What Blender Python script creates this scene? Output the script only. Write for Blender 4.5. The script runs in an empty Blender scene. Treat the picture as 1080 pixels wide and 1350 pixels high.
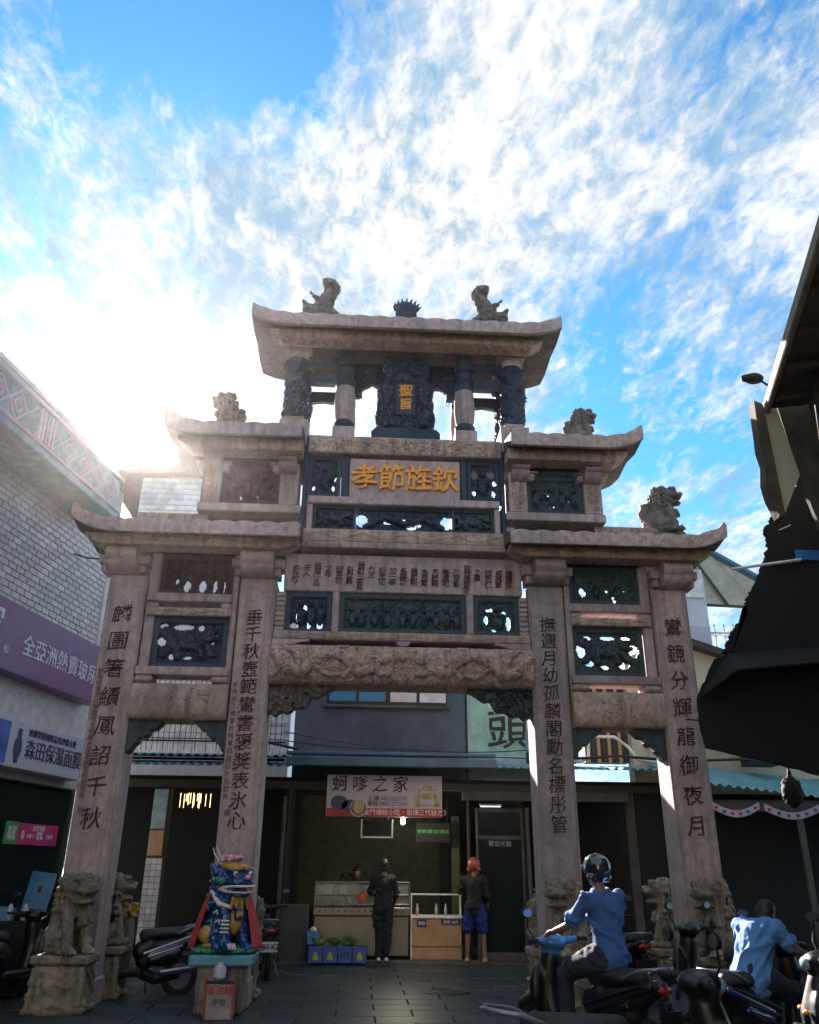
import bpy, math, random
import numpy as np
from mathutils import Vector, Matrix, Euler
R = math.radians
scene = bpy.context.scene
COL = scene.collection
random.seed(7)

# ------------------------------------------------------------------ camera
cam_d = bpy.data.cameras.new('camera')
cam = bpy.data.objects.new('camera', cam_d); COL.objects.link(cam)
cam.location = (-0.579, -11.7, 1.6)
p_, r_, y_ = R(23.45), R(0.531), R(3.239)
fw = Vector((math.sin(y_)*math.cos(p_), math.cos(y_)*math.cos(p_), math.sin(p_)))
rt = Vector((math.cos(y_), -math.sin(y_), 0)); up = rt.cross(fw)
rr = rt*math.cos(r_) + up*math.sin(r_); uu = -rt*math.sin(r_) + up*math.cos(r_)
cam.rotation_euler = Matrix((rr, uu, -fw)).transposed().to_euler()
cam_d.sensor_fit = 'VERTICAL'; cam_d.sensor_height = 36; cam_d.lens = 1084/1350*36
cam_d.clip_start = 0.05; cam_d.clip_end = 3000
scene.camera = cam

# ------------------------------------------------------------------ world
SUN_EL, SUN_AZ = 26.0, -15.9          # azimuth from +Y towards +X
sd = Vector((math.sin(R(SUN_AZ))*math.cos(R(SUN_EL)), math.cos(R(SUN_AZ))*math.cos(R(SUN_EL)), math.sin(R(SUN_EL))))
w = bpy.data.worlds.new('World'); scene.world = w; w.use_nodes = True
nt = w.node_tree; nt.nodes.clear()
def N(t, typ, **k):
    n = t.nodes.new(typ)
    for a, b in k.items(): setattr(n, a, b)
    return n
def lk(t, a, b): t.links.new(a, b)
def mth(t, op, a, b=None, clamp=False):
    n = t.nodes.new('ShaderNodeMath'); n.operation = op; n.use_clamp = clamp
    for i, v in enumerate((a, b)):
        if v is None: continue
        if isinstance(v, (int, float)): n.inputs[i].default_value = v
        else: t.links.new(v, n.inputs[i])
    return n.outputs[0]
def ramp(t, f, stops, interp='LINEAR'):
    n = t.nodes.new('ShaderNodeValToRGB'); n.color_ramp.interpolation = interp
    e = n.color_ramp.elements
    while len(e) < len(stops): e.new(0.5)
    for i, (p, c) in enumerate(stops):
        e[i].position = p
        e[i].color = (c, c, c, 1) if isinstance(c, (int, float)) else (*c, 1)
    t.links.new(f, n.inputs[0]); return n.outputs[0]
def mixc(t, f, a, b, blend='MIX'):
    n = t.nodes.new('ShaderNodeMix'); n.data_type = 'RGBA'; n.blend_type = blend
    for i, v in ((0, f), (6, a), (7, b)):
        if isinstance(v, (int, float)): n.inputs[i].default_value = v if i == 0 else (v, v, v, 1)
        elif isinstance(v, tuple): n.inputs[i].default_value = (*v, 1)
        else: t.links.new(v, n.inputs[i])
    return n.outputs[2]
def noise(t, vec, scale, det=5, rough=.55, dist=0.):
    n = t.nodes.new('ShaderNodeTexNoise'); n.inputs['Scale'].default_value = scale
    n.inputs['Detail'].default_value = det; n.inputs['Roughness'].default_value = rough
    n.inputs['Distortion'].default_value = dist
    t.links.new(vec, n.inputs['Vector']); return n.outputs[0]
sky = N(nt, 'ShaderNodeTexSky', sky_type='NISHITA', sun_disc=False)
sky.sun_elevation = R(SUN_EL); sky.sun_rotation = R(SUN_AZ)
sky.air_density = 1.0; sky.dust_density = 0.4; sky.ozone_density = 2.0
tc = N(nt, 'ShaderNodeTexCoord'); dirv = tc.outputs['Generated']
sep = N(nt, 'ShaderNodeSeparateXYZ'); lk(nt, dirv, sep.inputs[0])
zc = mth(nt, 'MAXIMUM', mth(nt, 'ADD', sep.outputs[2], 0.12), 0.05)
cx = mth(nt, 'DIVIDE', sep.outputs[0], zc); cy = mth(nt, 'DIVIDE', sep.outputs[1], zc)
cmb = N(nt, 'ShaderNodeCombineXYZ'); lk(nt, cx, cmb.inputs[0]); lk(nt, cy, cmb.inputs[1])
mp = N(nt, 'ShaderNodeMapping'); lk(nt, cmb.outputs[0], mp.inputs[0])
mp.inputs['Rotation'].default_value = (0, 0, R(38)); mp.inputs['Scale'].default_value = (1.0, 0.62, 1)
mp.inputs['Location'].default_value = (3.1, 1.7, 0)
cl = mp.outputs[0]
n1 = noise(nt, cl, 1.15, 3, .5, .2)       # large bodies
n2 = noise(nt, cl, 5.2, 10, .66, .5)       # lumps
n3 = noise(nt, cl, 30, 8, .7, .3)        # cirrocumulus grain
def lobe(x, y, z, k):                     # broad cloud bank or clear gap round a direction
    v = N(nt, 'ShaderNodeVectorMath', operation='DOT_PRODUCT')
    d = Vector((x, y, z)).normalized()
    lk(nt, dirv, v.inputs[0]); v.inputs[1].default_value = d
    nrm = mth(nt, 'SUBTRACT', 1.0, v.outputs['Value'])
    return mth(nt, 'POWER', 2.718, mth(nt, 'MULTIPLY', nrm, -k))
dens = mth(nt, 'ADD', mth(nt, 'MULTIPLY', n1, 0.5), mth(nt, 'MULTIPLY', n2, 0.95))
dens = mth(nt, 'ADD', dens, mth(nt, 'MULTIPLY', n3, 0.75))
dens = mth(nt, 'ADD', dens, 0.018)
CLOUD_LOBES = [(-0.205, 0.55, 0.81, 85, -0.52), (-0.11, 0.60, 0.79, 200, -0.22), (-0.370, 0.646, 0.667, 260, -0.08),
    (-0.246, 0.717, 0.652, 250, -0.12), (0.297, 0.784, 0.545, 90, -0.26), (0.408, 0.820, 0.402, 100, -0.14), (0.221, 0.595, 0.773, 90, -0.06),
    (-0.312, 0.775, 0.549, 60, 0.0), (0.054, 0.712, 0.700, 22, 0.11), (0.369, 0.576, 0.729, 30, 0.07), (-0.100, 0.764, 0.637, 40, 0.04), (0.421, 0.717, 0.555, 150, 0.08), (-0.12, 0.70, 0.70, 60, 0.10)]
for (x, y, z, k, a) in CLOUD_LOBES:
    dens = mth(nt, 'ADD', dens, mth(nt, 'MULTIPLY', lobe(x, y, z, k), a))
mask = ramp(nt, mth(nt, 'MULTIPLY', dens, 0.5), [(0.455, 0.0), (0.50, 0.30), (0.55, 0.70), (0.63, 1.0)])
ctex = mth(nt, 'ADD', mth(nt, 'MULTIPLY', noise(nt, cl, 7.5, 9, .62, .6), 0.6), mth(nt, 'MULTIPLY', noise(nt, cl, 34, 6, .65, .4), 0.4))
ccol = ramp(nt, ctex, [(0.40, (.48, .80, 1.12)), (0.47, (.86, 1.06, 1.22)), (0.52, (1.30, 1.34, 1.38)), (0.60, (1.75, 1.75, 1.75)), (0.68, (2.6, 2.55, 2.5))])
glow = lobe(sd.x, sd.y, sd.z, 60); glow2 = lobe(sd.x, sd.y, sd.z, 500)
glowc = mixc(nt, 1.0, mixc(nt, 1.0, (0, 0, 0), mixc(nt, glow, (0, 0, 0), (.35, .27, .22)), 'ADD'), mixc(nt, glow2, (0, 0, 0), (16, 9, 4)), 'ADD')
skyc = mixc(nt, 1.0, sky.outputs[0], (0.12, 0.30, 0.385), 'MULTIPLY')
full = mixc(nt, mask, skyc, ccol)
full = mixc(nt, 1.0, full, glowc, 'ADD')
bg = N(nt, 'ShaderNodeBackground'); bg.inputs[1].default_value = 0.1
lk(nt, full, bg.inputs[0])
wo = N(nt, 'ShaderNodeOutputWorld'); lk(nt, bg.outputs[0], wo.inputs[0])

sl = bpy.data.lights.new('sun', 'SUN'); sl.energy = 4.0; sl.angle = R(0.5); sl.color = (1, .88, .82)
so = bpy.data.objects.new('sun', sl); COL.objects.link(so); so.location = (-20, 60, 40)
so.rotation_euler = sd.to_track_quat('Z', 'Y').to_euler()
vs = scene.view_settings
vs.view_transform = 'Standard'; vs.look = 'None'; vs.gamma = 1; vs.use_curve_mapping = False
vs.exposure = 2.8
scene.display_settings.display_device = 'sRGB'
scene.cycles.max_bounces = 6; scene.cycles.diffuse_bounces = 3; scene.cycles.glossy_bounces = 3
scene.cycles.use_denoising = True

# ------------------------------------------------------------------ materials
def new_mat(name):
    m = bpy.data.materials.new(name); m.use_nodes = True
    t = m.node_tree; b = t.nodes['Principled BSDF']; return m, t, b
def obco(t):
    return N(t, 'ShaderNodeTexCoord').outputs['Object']
def scaled(t, v, sc):
    m = N(t, 'ShaderNodeMapping'); lk(t, v, m.inputs[0]); m.inputs['Scale'].default_value = sc; return m.outputs[0]
def bump(t, b, h, strength=.3, dist=.02):
    n = N(t, 'ShaderNodeBump'); n.inputs['Strength'].default_value = strength; n.inputs['Distance'].default_value = dist
    lk(t, h, n.inputs['Height']); lk(t, n.outputs[0], b.inputs['Normal'])
def stone(name, base, dark, moss=None, rough=.85, bs=.5, streak=.6, moss_amt=.5):
    m, t, b = new_mat(name); v = obco(t)
    big = noise(t, v, 1.3, 6, .6, .4); fine = noise(t, v, 60, 4, .7); mid = noise(t, v, 9, 7, .65, .3)
    stre = noise(t, scaled(t, v, (9, 9, .55)), 1.2, 5, .6)
    f = ramp(t, big, [(.38, 0), (.66, 1)])
    c = mixc(t, f, base, tuple(x*.66 for x in base))
    if moss: c = mixc(t, mth(t, 'MULTIPLY', ramp(t, noise(t, v, 3.4, 5, .6, .8), [(.48, 0), (.66, 1)]), .55), c, (base[0]*1.06, base[1]*.95, base[2]*.74))
    c = mixc(t, mth(t, 'MULTIPLY', ramp(t, stre, [(.47, 0), (.64, 1)]), streak+.15), c, dark)
    c = mixc(t, mth(t, 'MULTIPLY', ramp(t, mid, [(.48, 0), (.68, 1)]), .75), c, dark)
    if moss: c = mixc(t, mth(t, 'MULTIPLY', ramp(t, noise(t, v, 2.6, 7, .7), [(.47, 0), (.66, 1)]), moss_amt), c, moss)
    sp = ramp(t, fine, [(.34, .80), (.6, 1.10)])
    oi = N(t, 'ShaderNodeObjectInfo').outputs['Random']
    c = mixc(t, 1., c, ramp(t, oi, [(0, (.80, .80, .82)), (.5, (1.0, .97, .93)), (1, (1.10, 1.06, 1.04))]), 'MULTIPLY')
    c = mixc(t, 1., c, sp, 'MULTIPLY')
    lk(t, c, b.inputs['Base Color']); b.inputs['Roughness'].default_value = rough
    bump(t, b, mth(t, 'ADD', mth(t, 'MULTIPLY', fine, .35), mid), bs, .015)
    return m
def plain(name, col, rough=.6, metal=0., var=.25, sc=6., bs=.1, coat=0., dirt=None):
    m, t, b = new_mat(name); v = obco(t)
    n = noise(t, v, sc, 6, .6); f = ramp(t, n, [(.3, 1-var), (.7, 1+var)])
    c = mixc(t, 1., col, f, 'MULTIPLY')
    if 'paving' in name or 'tile' in name: c = mixc(t, 1., c, ramp(t, N(t, 'ShaderNodeObjectInfo').outputs['Random'], [(0, .80 if 'tile' in name else .62), (.8, 1.05), (1, 1.2)]), 'MULTIPLY')
    if dirt: c = mixc(t, ramp(t, noise(t, v, sc*.35, 7, .7, .5), [(.5, 0), (.72, .85)]), c, dirt)
    lk(t, c, b.inputs['Base Color'])
    b.inputs['Roughness'].default_value = rough; b.inputs['Metallic'].default_value = metal
    b.inputs['Coat Weight'].default_value = coat
    if bs: bump(t, b, noise(t, v, sc*6, 4, .6), bs, .01)
    return m
def emis(name, col, st):
    m, t, b = new_mat(name); b.inputs['Base Color'].default_value = (*col, 1)
    b.inputs['Emission Color'].default_value = (*col, 1); b.inputs['Emission Strength'].default_value = st; return m
def glass(name, col=(.5, .6, .65), rough=.05, alpha=.35):
    m, t, b = new_mat(name); b.inputs['Base Color'].default_value = (*col, 1)
    b.inputs['Roughness'].default_value = rough; b.inputs['Alpha'].default_value = alpha
    b.inputs['IOR'].default_value = 1.5; return m
M = {}
M['stone'] = stone('pale_granite', (.56, .45, .455), (.29, .21, .205), (.36, .30, .27))
M['stone_low'] = stone('weathered_granite', (.53, .43, .43), (.27, .205, .195), (.27, .26, .21), moss_amt=.55)
M['stone_beam'] = stone('carved_granite', (.60, .455, .39), (.22, .155, .135), (.34, .28, .22), bs=.7)
M['stone_statue'] = stone('statue_stone', (.26, .23, .22), (.10, .09, .09), (.14, .16, .13), bs=.8)
M['lion_stone'] = stone('lion_stone', (.38, .32, .25), (.12, .10, .08), (.17, .17, .11), bs=.9, moss_amt=.8)
M['green'] = stone('dark_greenstone', (.060, .095, .11), (.025, .04, .05), (.04, .07, .07), rough=.6, bs=.6)
M['blue'] = stone('dark_blue_stone', (.045, .065, .11), (.02, .03, .05), None, rough=.6, bs=.7)
M['maroon'] = stone('maroon_painted_stone', (.15, .075, .085), (.06, .035, .04), None, rough=.7)
M['soffit'] = stone('roof_stone', (.17, .15, .14), (.07, .06, .055), (.14, .17, .12))  # roof stone darkened so its colour carries the shade under the eaves
M['ink'] = plain('dark_red_paint', (.05, .018, .018), .8, var=.5, sc=20, dirt=(.26, .18, .17))
M['ink2'] = plain('faded_red_paint', (.16, .08, .08), .8, var=.4, sc=20)
M['gold'] = plain('gold_leaf', (.90, .36, .05), .45, .15, var=.2, sc=14, bs=.3)
M['black'] = plain('black_plastic', (.006, .007, .009), .55, var=.3, bs=0)
M['rubber'] = plain('rubber', (.012, .012, .012), .9, bs=.2)
M['chrome'] = plain('chrome', (.22, .24, .28), .3, .9, bs=0)
M['white'] = plain('white_paint', (.72, .73, .74), .5, bs=.05, dirt=(.35, .33, .3))
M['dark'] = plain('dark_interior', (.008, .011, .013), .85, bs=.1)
M['darkwood'] = plain('dark_wood', (.045, .035, .028), .7, bs=.2)

# ------------------------------------------------------------------ mesh helpers
class MB:
    def __init__(s): s.v = []; s.f = []
    def add(s, vs, fs):
        o = len(s.v); s.v += [tuple(v) for v in vs]; s.f += [tuple(i+o for i in f) for f in fs]; return s
    def box(s, x0, x1, y0, y1, z0, z1, c=0.012, mat=None):
        c = min(c, (x1-x0)*.3, (y1-y0)*.3, (z1-z0)*.3)
        vs = []; idx = {}
        X = (x0, x1); Y = (y0, y1); Z = (z0, z1)
        for i in (0, 1):
            for j in (0, 1):
                for k in (0, 1):
                    sx, sy, sz = c*(1-2*i), c*(1-2*j), c*(1-2*k)
                    for a, (dx, dy, dz) in enumerate(((0, sy, sz), (sx, 0, sz), (sx, sy, 0))):
                        idx[i, j, k, a] = len(vs); vs.append((X[i]+dx, Y[j]+dy, Z[k]+dz))
        fs = []
        for i in (0, 1): q = [idx[i, j, k, 0] for j, k in ((0, 0), (1, 0), (1, 1), (0, 1))]; fs.append(q if i else q[::-1])
        for j in (0, 1): q = [idx[i, j, k, 1] for i, k in ((0, 0), (1, 0), (1, 1), (0, 1))]; fs.append(q[::-1] if j else q)
        for k in (0, 1): q = [idx[i, j, k, 2] for i, j in ((0, 0), (1, 0), (1, 1), (0, 1))]; fs.append(q if k else q[::-1])
        for j in (0, 1):
            for k in (0, 1): fs.append([idx[0, j, k, 1], idx[1, j, k, 1], idx[1, j, k, 2], idx[0, j, k, 2]])
        for i in (0, 1):
            for k in (0, 1): fs.append([idx[i, 0, k, 0], idx[i, 1, k, 0], idx[i, 1, k, 2], idx[i, 0, k, 2]])
            for j in (0, 1): fs.append([idx[i, j, 0, 0], idx[i, j, 1, 0], idx[i, j, 1, 1], idx[i, j, 0, 1]])
        for i in (0, 1):
            for j in (0, 1):
                for k in (0, 1): fs.append([idx[i, j, k, 0], idx[i, j, k, 1], idx[i, j, k, 2]])
        if mat is not None: vs = [tuple(mat @ Vector(v)) for v in vs]
        return s.add(vs, fs)
    def prism(s, poly, a, b, axis='y', fn=None):
        n = len(poly)
        def P(u, v, w): return {'y': (u, w, v), 'x': (w, u, v), 'z': (u, v, w)}[axis]
        vs = [P(u, v, a) for u, v in poly] + [P(u, v, b) for u, v in poly]
        fs = [tuple(range(n)), tuple(range(2*n-1, n-1, -1))] + [(i, i+n, (i+1) % n+n, (i+1) % n) for i in range(n)]
        return s.add(vs, fs)
    def lathe(s, prof, n=16, cen=(0, 0, 0), axis='z', mat=None):
        vs = []; fs = []
        for r, h in prof:
            for i in range(n):
                a = 2*math.pi*i/n; u, v = r*math.cos(a), r*math.sin(a)
                p = {'z': (u, v, h), 'y': (u, h, v), 'x': (h, u, v)}[axis]
                vs.append((p[0]+cen[0], p[1]+cen[1], p[2]+cen[2]))
        m = len(prof)
        for j in range(m-1):
            for i in range(n):
                fs.append((j*n+i, j*n+(i+1) % n, (j+1)*n+(i+1) % n, (j+1)*n+i))
        fs.append(tuple(range(n))); fs.append(tuple(range(m*n-1, (m-1)*n-1, -1)))
        if mat is not None: vs = [tuple(mat @ Vector(v)) for v in vs]
        return s.add(vs, fs)
    def tube(s, pts, r, n=8, taper=None):
        pts = [Vector(p) for p in pts]; vs = []; fs = []
        for k, p in enumerate(pts):
            d = (pts[min(k+1, len(pts)-1)] - pts[max(k-1, 0)]).normalized()
            a = d.orthogonal().normalized() if k == 0 else (a - d*a.dot(d)).normalized()
            b = d.cross(a); rr_ = r if taper is None else r*taper[k]
            for i in range(n):
                q = 2*math.pi*i/n; vs.append(p + (a*math.cos(q) + b*math.sin(q))*rr_)
        for k in range(len(pts)-1):
            for i in range(n): fs.append((k*n+i, k*n+(i+1) % n, (k+1)*n+(i+1) % n, (k+1)*n+i))
        fs.append(tuple(range(n))[::-1]); fs.append(tuple(range((len(pts)-1)*n, len(pts)*n)))
        return s.add(vs, fs)
    def torus(s, cen, R1, r, axis='x', n=28, k=8):
        c = Vector(cen); vs = []; fs = []
        for i in range(n):
            a = 2*math.pi*i/n
            for j in range(k):
                b = 2*math.pi*j/k; q = R1 + r*math.cos(b); u, v, w_ = q*math.cos(a), q*math.sin(a), r*math.sin(b)
                vs.append(c + Vector({'x': (w_, u, v), 'y': (u, w_, v), 'z': (u, v, w_)}[axis]))
        for i in range(n):
            for j in range(k): fs.append((i*k+j, ((i+1) % n)*k+j, ((i+1) % n)*k+(j+1) % k, i*k+(j+1) % k))
        return s.add(vs, fs)
    def build(s, name, mat, parent=None, smooth=False, fix=True):
        me = bpy.data.meshes.new(name); me.from_pydata(s.v, [], s.f)
        if fix:
            import bmesh
            bm = bmesh.new(); bm.from_mesh(me); bmesh.ops.recalc_face_normals(bm, faces=bm.faces); bm.to_mesh(me); bm.free()
        return link(name, me, mat, parent, smooth)
def link(name, me, mat, parent=None, smooth=False):
    if mat is not None and not me.materials: me.materials.append(M[mat] if isinstance(mat, str) else mat)
    if smooth:
        me.polygons.foreach_set('use_smooth', [True]*len(me.polygons))
        if smooth == 'auto': me.set_sharp_from_angle(angle=R(35))
    o = bpy.data.objects.new(name, me); COL.objects.link(o)
    if parent is not None:
        o.parent = parent
        if parent.get('_w'): o.location = -Vector(parent['_w'])
    return o
def thing(name, label, cat, loc=(0, 0, 0), group=None, world=False, rz=0):
    o = bpy.data.objects.new(name, None); COL.objects.link(o); o.location = loc; o.rotation_euler = (0, 0, rz)
    o.empty_display_size = .2; o['label'] = label; o['category'] = cat
    if group: o['group'] = group
    if world: o['_w'] = tuple(loc)          # its parts are given in world coordinates
    return o
def tag(o, label=None, cat=None, group=None, kind=None):
    for k, v in (('label', label), ('category', cat), ('group', group), ('kind', kind)):
        if v: o[k] = v
    return o
def kids(o): return [c for c in COL.objects if c.parent == o]
def copy_tree(o, parent=None, **kw):
    c = o.copy(); COL.objects.link(c); c.parent = parent
    for ch in kids(o): copy_tree(ch, c)
    for k, v in kw.items(): setattr(c, k, v)
    return c
def box(name, x0, x1, y0, y1, z0, z1, mat, parent=None, c=.012):
    return MB().box(x0, x1, y0, y1, z0, z1, c).build(name, mat, parent, fix=False) if False else MB().box(x0, x1, y0, y1, z0, z1, c).build(name, mat, parent)
def text(name, s, size, loc, mat, parent=None, rot=(R(90), 0, 0), ex=.004, off=0., al='CENTER', sx=1., line=1.):
    cu = bpy.data.curves.new(name, 'FONT'); cu.body = s; cu.size = size; cu.align_x = al; cu.align_y = 'CENTER'
    cu.extrude = ex; cu.offset = off; cu.space_line = line; cu.resolution_u = 2
    cu.materials.append(M[mat] if isinstance(mat, str) else mat)
    o = bpy.data.objects.new(name, cu); COL.objects.link(o); o.location = loc; o.rotation_euler = rot; o.scale = (sx, 1, 1)
    if parent is not None:
        o.parent = parent
        if parent.get('_w'): o.location = Vector(loc) - Vector(parent['_w'])
    return o

# value noise for carving
_rng = np.random.RandomState(3); _L = _rng.rand(256, 256)
def vn(x, y):
    xi = np.floor(x).astype(int); yi = np.floor(y).astype(int); fx = x-xi; fy = y-yi
    fx = fx*fx*(3-2*fx); fy = fy*fy*(3-2*fy)
    g = lambda a, b: _L[a % 256, b % 256]
    return (g(xi, yi)*(1-fx)+g(xi+1, yi)*fx)*(1-fy)+(g(xi, yi+1)*(1-fx)+g(xi+1, yi+1)*fx)*fy
def fbm(x, y, o=4):
    a = .5; s = 0
    for i in range(o): s = s+a*vn(x*2**i+17*i, y*2**i+5*i); a *= .5
    return s
def swirl(x, y, f=1.):                    # scroll-like carving, 0..1
    wx = fbm(x*f, y*f)*5; wy = fbm(x*f+31, y*f+11)*5
    return np.clip(1-np.abs(np.sin(wx*2.2+wy*1.7+x*f*.8))*1.6, 0, 1)
def stroke(U, V, pts, rad):
    d = np.full(U.shape, 9.)
    for (a, b), (c, e) in zip(pts[:-1], pts[1:]):
        L = (c-a)**2+(e-b)**2+1e-9; t = np.clip(((U-a)*(c-a)+(V-b)*(e-b))/L, 0, 1)
        d = np.minimum(d, np.hypot(U-a-t*(c-a), V-b-t*(e-b)))
    return np.clip(1-(d/rad)**2, 0, 1)**.5
def ell(U, V, cx_, cy_, a, b, rot=0.):
    c, s_ = math.cos(rot), math.sin(rot); x = (U-cx_)*c+(V-cy_)*s_; y = -(U-cx_)*s_+(V-cy_)*c
    return 1-np.sqrt((x/a)**2+(y/b)**2)
def relief(name, x0, x1, z0, z1, yf, depth, hf, mat, parent, holef=None, res=.018, mapf=None, smooth=True):
    """carved slab: height hf(u,v) out of the front plane y=yf, open where holef > 0"""
    nx = max(4, int((x1-x0)/res)); nz = max(4, int((z1-z0)/res))
    u = np.linspace(x0, x1, nx+1); v = np.linspace(z0, z1, nz+1); U, V = np.meshgrid(u, v)
    H = hf(U, V)
    n = (nx+1)*(nz+1)
    fr = np.stack([U, yf-H, V], -1).reshape(-1, 3); bk = np.stack([U, np.full(U.shape, yf+depth), V], -1).reshape(-1, 3)
    vs = np.concatenate([fr, bk])
    if mapf is not None: vs = mapf(vs)
    hole = np.zeros((nz, nx), bool)
    if holef is not None: hole = holef((U[:-1, :-1]+U[1:, 1:])/2, (V[:-1, :-1]+V[1:, 1:])/2) > 0
    I = (np.arange(nz)[:, None]*(nx+1)+np.arange(nx)[None])
    k = I[~hole]
    F = [np.stack([k, k+1, k+nx+2, k+nx+1], -1), np.stack([k+n, k+n+nx+1, k+n+nx+2, k+n+1], -1)]
    s_ = np.pad(~hole, 1)
    for (dz, dx, a, b) in ((-1, 0, 0, 1), (1, 0, nx+2, nx+1), (0, -1, nx+1, 0), (0, 1, 1, nx+2)):
        nb = s_[1+dz:nz+1+dz, 1+dx:nx+1+dx]; e = I[(~hole) & (~nb)]
        F.append(np.stack([e+a, e+a+n, e+b+n, e+b], -1))
    F = np.concatenate(F)
    me = bpy.data.meshes.new(name); me.from_pydata(vs.tolist(), [], F.tolist())
    return link(name, me, mat, parent, 'auto' if smooth else False)
# blob sculpting: ellipsoids and tapered capsules fused by voxel remesh
def _sph(mb, c, r, rot=None, n=14):
    vs = []; fs = []
    for j in range(n//2+1):
        th = math.pi*j/(n//2)
        for i in range(n):
            a = 2*math.pi*i/n; p = Vector((math.sin(th)*math.cos(a)*r[0], math.sin(th)*math.sin(a)*r[1], math.cos(th)*r[2]))
            if rot: p = Euler(rot).to_matrix() @ p
            vs.append(p+Vector(c))
    for j in range(n//2):
        for i in range(n): fs.append((j*n+i, (j+1)*n+i, (j+1)*n+(i+1) % n, j*n+(i+1) % n))
    mb.add(vs, fs)
def blob(name, parts, vox=.02, sm=2, disp=0., dsc=12., seed=0):
    mb = MB()
    for p in parts:
        if p[0] == 'e': _sph(mb, p[1], p[2], p[3] if len(p) > 3 else None)
        elif p[0] == 'b': mb.box(*p[1], c=.01)
        else:
            a, ra, b, rb = p[1:5]; _sph(mb, a, (ra,)*3); _sph(mb, b, (rb,)*3)
            a = Vector(a); b = Vector(b)
            if (b-a).length > 1e-4: mb.tube([a, b], 1., 14, [ra, rb])
    me = bpy.data.meshes.new(name+'_t'); me.from_pydata(mb.v, [], mb.f)
    import bmesh
    bm = bmesh.new(); bm.from_mesh(me); bmesh.ops.recalc_face_normals(bm, faces=bm.faces); bmesh.ops.triangulate(bm, faces=bm.faces); bm.to_mesh(me); bm.free()
    o = bpy.data.objects.new('t', me); COL.objects.link(o)
    m = o.modifiers.new('r', 'REMESH'); m.mode = 'VOXEL'; m.voxel_size = vox; m.use_smooth_shade = True
    if sm: m = o.modifiers.new('s', 'SMOOTH'); m.iterations = sm; m.factor = .5
    dg = bpy.context.evaluated_depsgraph_get(); out = bpy.data.meshes.new_from_object(o.evaluated_get(dg))
    bpy.data.objects.remove(o); bpy.data.meshes.remove(me); out.name = name
    if disp:
        n = len(out.vertices); co = np.empty(n*3, 'f'); no = np.empty(n*3, 'f')
        out.vertices.foreach_get('co', co); out.vertex_normals.foreach_get('vector', no)
        co = co.reshape(-1, 3); no = no.reshape(-1, 3)
        a = swirl(co[:, 0]*dsc+seed, (co[:, 2]+co[:, 1]*.7)*dsc, .35)+.8*fbm(co[:, 0]*dsc*1.5+co[:, 1]*dsc+seed, co[:, 2]*dsc*1.5, 4)
        co = co+no*((a-.7)*disp)[:, None]; out.vertices.foreach_set('co', co.astype('f').ravel())
    out.polygons.foreach_set('use_smooth', [True]*len(out.polygons)); out.update()
    return out

# ================================================================== ground
g = MB()
g.add([(-400, -300, 0), (400, -300, 0), (400, 500, 0), (-400, 500, 0)], [(0, 1, 2, 3)])
M['ground'] = plain('street_asphalt', (.025, .034, .038), .45, var=.35, sc=2.5, bs=.35)
M['slab'] = plain('granite_paving', (.028, .046, .052), .40, var=.5, sc=2.5, bs=.4, dirt=(.010, .014, .016))
gr = g.build('ground', 'ground', fix=False); tag(gr, kind='structure')
row = 0; y = -5.6
pm = {}
while y < 5.4:
    x = -4.8 + (row % 2)*.45
    while x < 4.8:
        k = random.randrange(4)
        if k not in pm:
            me = MB().box(0, .888, 0, .438, .001, .03+.0, .006).build('paving_slab', 'slab', gr); pm[k] = me.data; bpy.data.objects.remove(me)
        o = bpy.data.objects.new('paving_slab', pm[k]); COL.objects.link(o); o.parent = gr
        o.location = (x, y, random.uniform(-.003, .002)); x += .9
    y += .45; row += 1

mh = thing('manhole_cover', 'round iron manhole cover in the paving under the arch', 'manhole cover', (.75, 1.4, .03)); MB().lathe([(.33, 0), (.33, .008), (.30, .012), (.02, .012)], 28).build('cover', plain('cast_iron', (.03, .03, .03), .5, .6, bs=.4), mh); MB().torus((0, 0, .012), .24, .01, 'z').torus((0, 0, .012), .14, .01, 'z').build('raised_ring', 'ground', mh)
# ================================================================== the memorial arch
A = thing('memorial_arch', 'carved granite memorial archway of four inscribed columns with tiered upswept stone roofs', 'archway')
A['_w'] = (0, 0, 0)
def ab(name, x0, x1, y0, y1, z0, z1, mat='stone', c=.015, par=None): return box(name, x0, x1, y0, y1, z0, z1, mat, par or A, c)
CH_L = ['麟圖箸績鳳詔千秋', '垂千秋壼範鸞書褒奬表氷心', '撫週月幼孤麟閣勳名標彤管', '鸞鏡分輝龍御夜月']
cols = [(-4.31, -3.76), (-2.41, -1.88), (1.88, 2.41), (3.76, 4.31)]
for i, (a, b) in enumerate(cols):
    co = MB().box(a, b, 0, .52, 0, 5.537, .022).build('column', 'stone_low', A)
    # raised edge fillets down both corners of the face
    for xx in (a+.012, b-.034):
        MB().box(xx, xx+.022, -.008, .03, .3, 5.5, .004).build('edge_fillet', 'stone_low', co)
    MB().box(a-.03, b+.03, -.03, .55, 0, .32, .02).build('plinth', 'stone_low', co)
    s = CH_L[i]; n = len(s); cx_ = (a+b)/2 - (.02 if i < 2 else -.0)
    for k, ch in enumerate(s):
        z = 4.92 - k*(4.92-2.15)/(n-1)
        text('carved_character', ch, .285 if n < 10 else .245, (cx_, -.006, z), 'ink', co, ex=.003, off=.0009 if n < 10 else .0006)
for a, st, z0, z1 in ((-4.225, '欽命提督浙江等處地方統轄水陸軍務宮保威勇男', 4.1, 2.45), (-2.345, '欽命浙江提督統轄寧紹溫台水陸官兵', 3.95, 2.45)):
    for k, ch in enumerate(st):
        text('small_inscription', ch, .085, (a, -.005, z0-(z0-z1)*k/(len(st)-1)), 'ink2', A, ex=.002)
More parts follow.
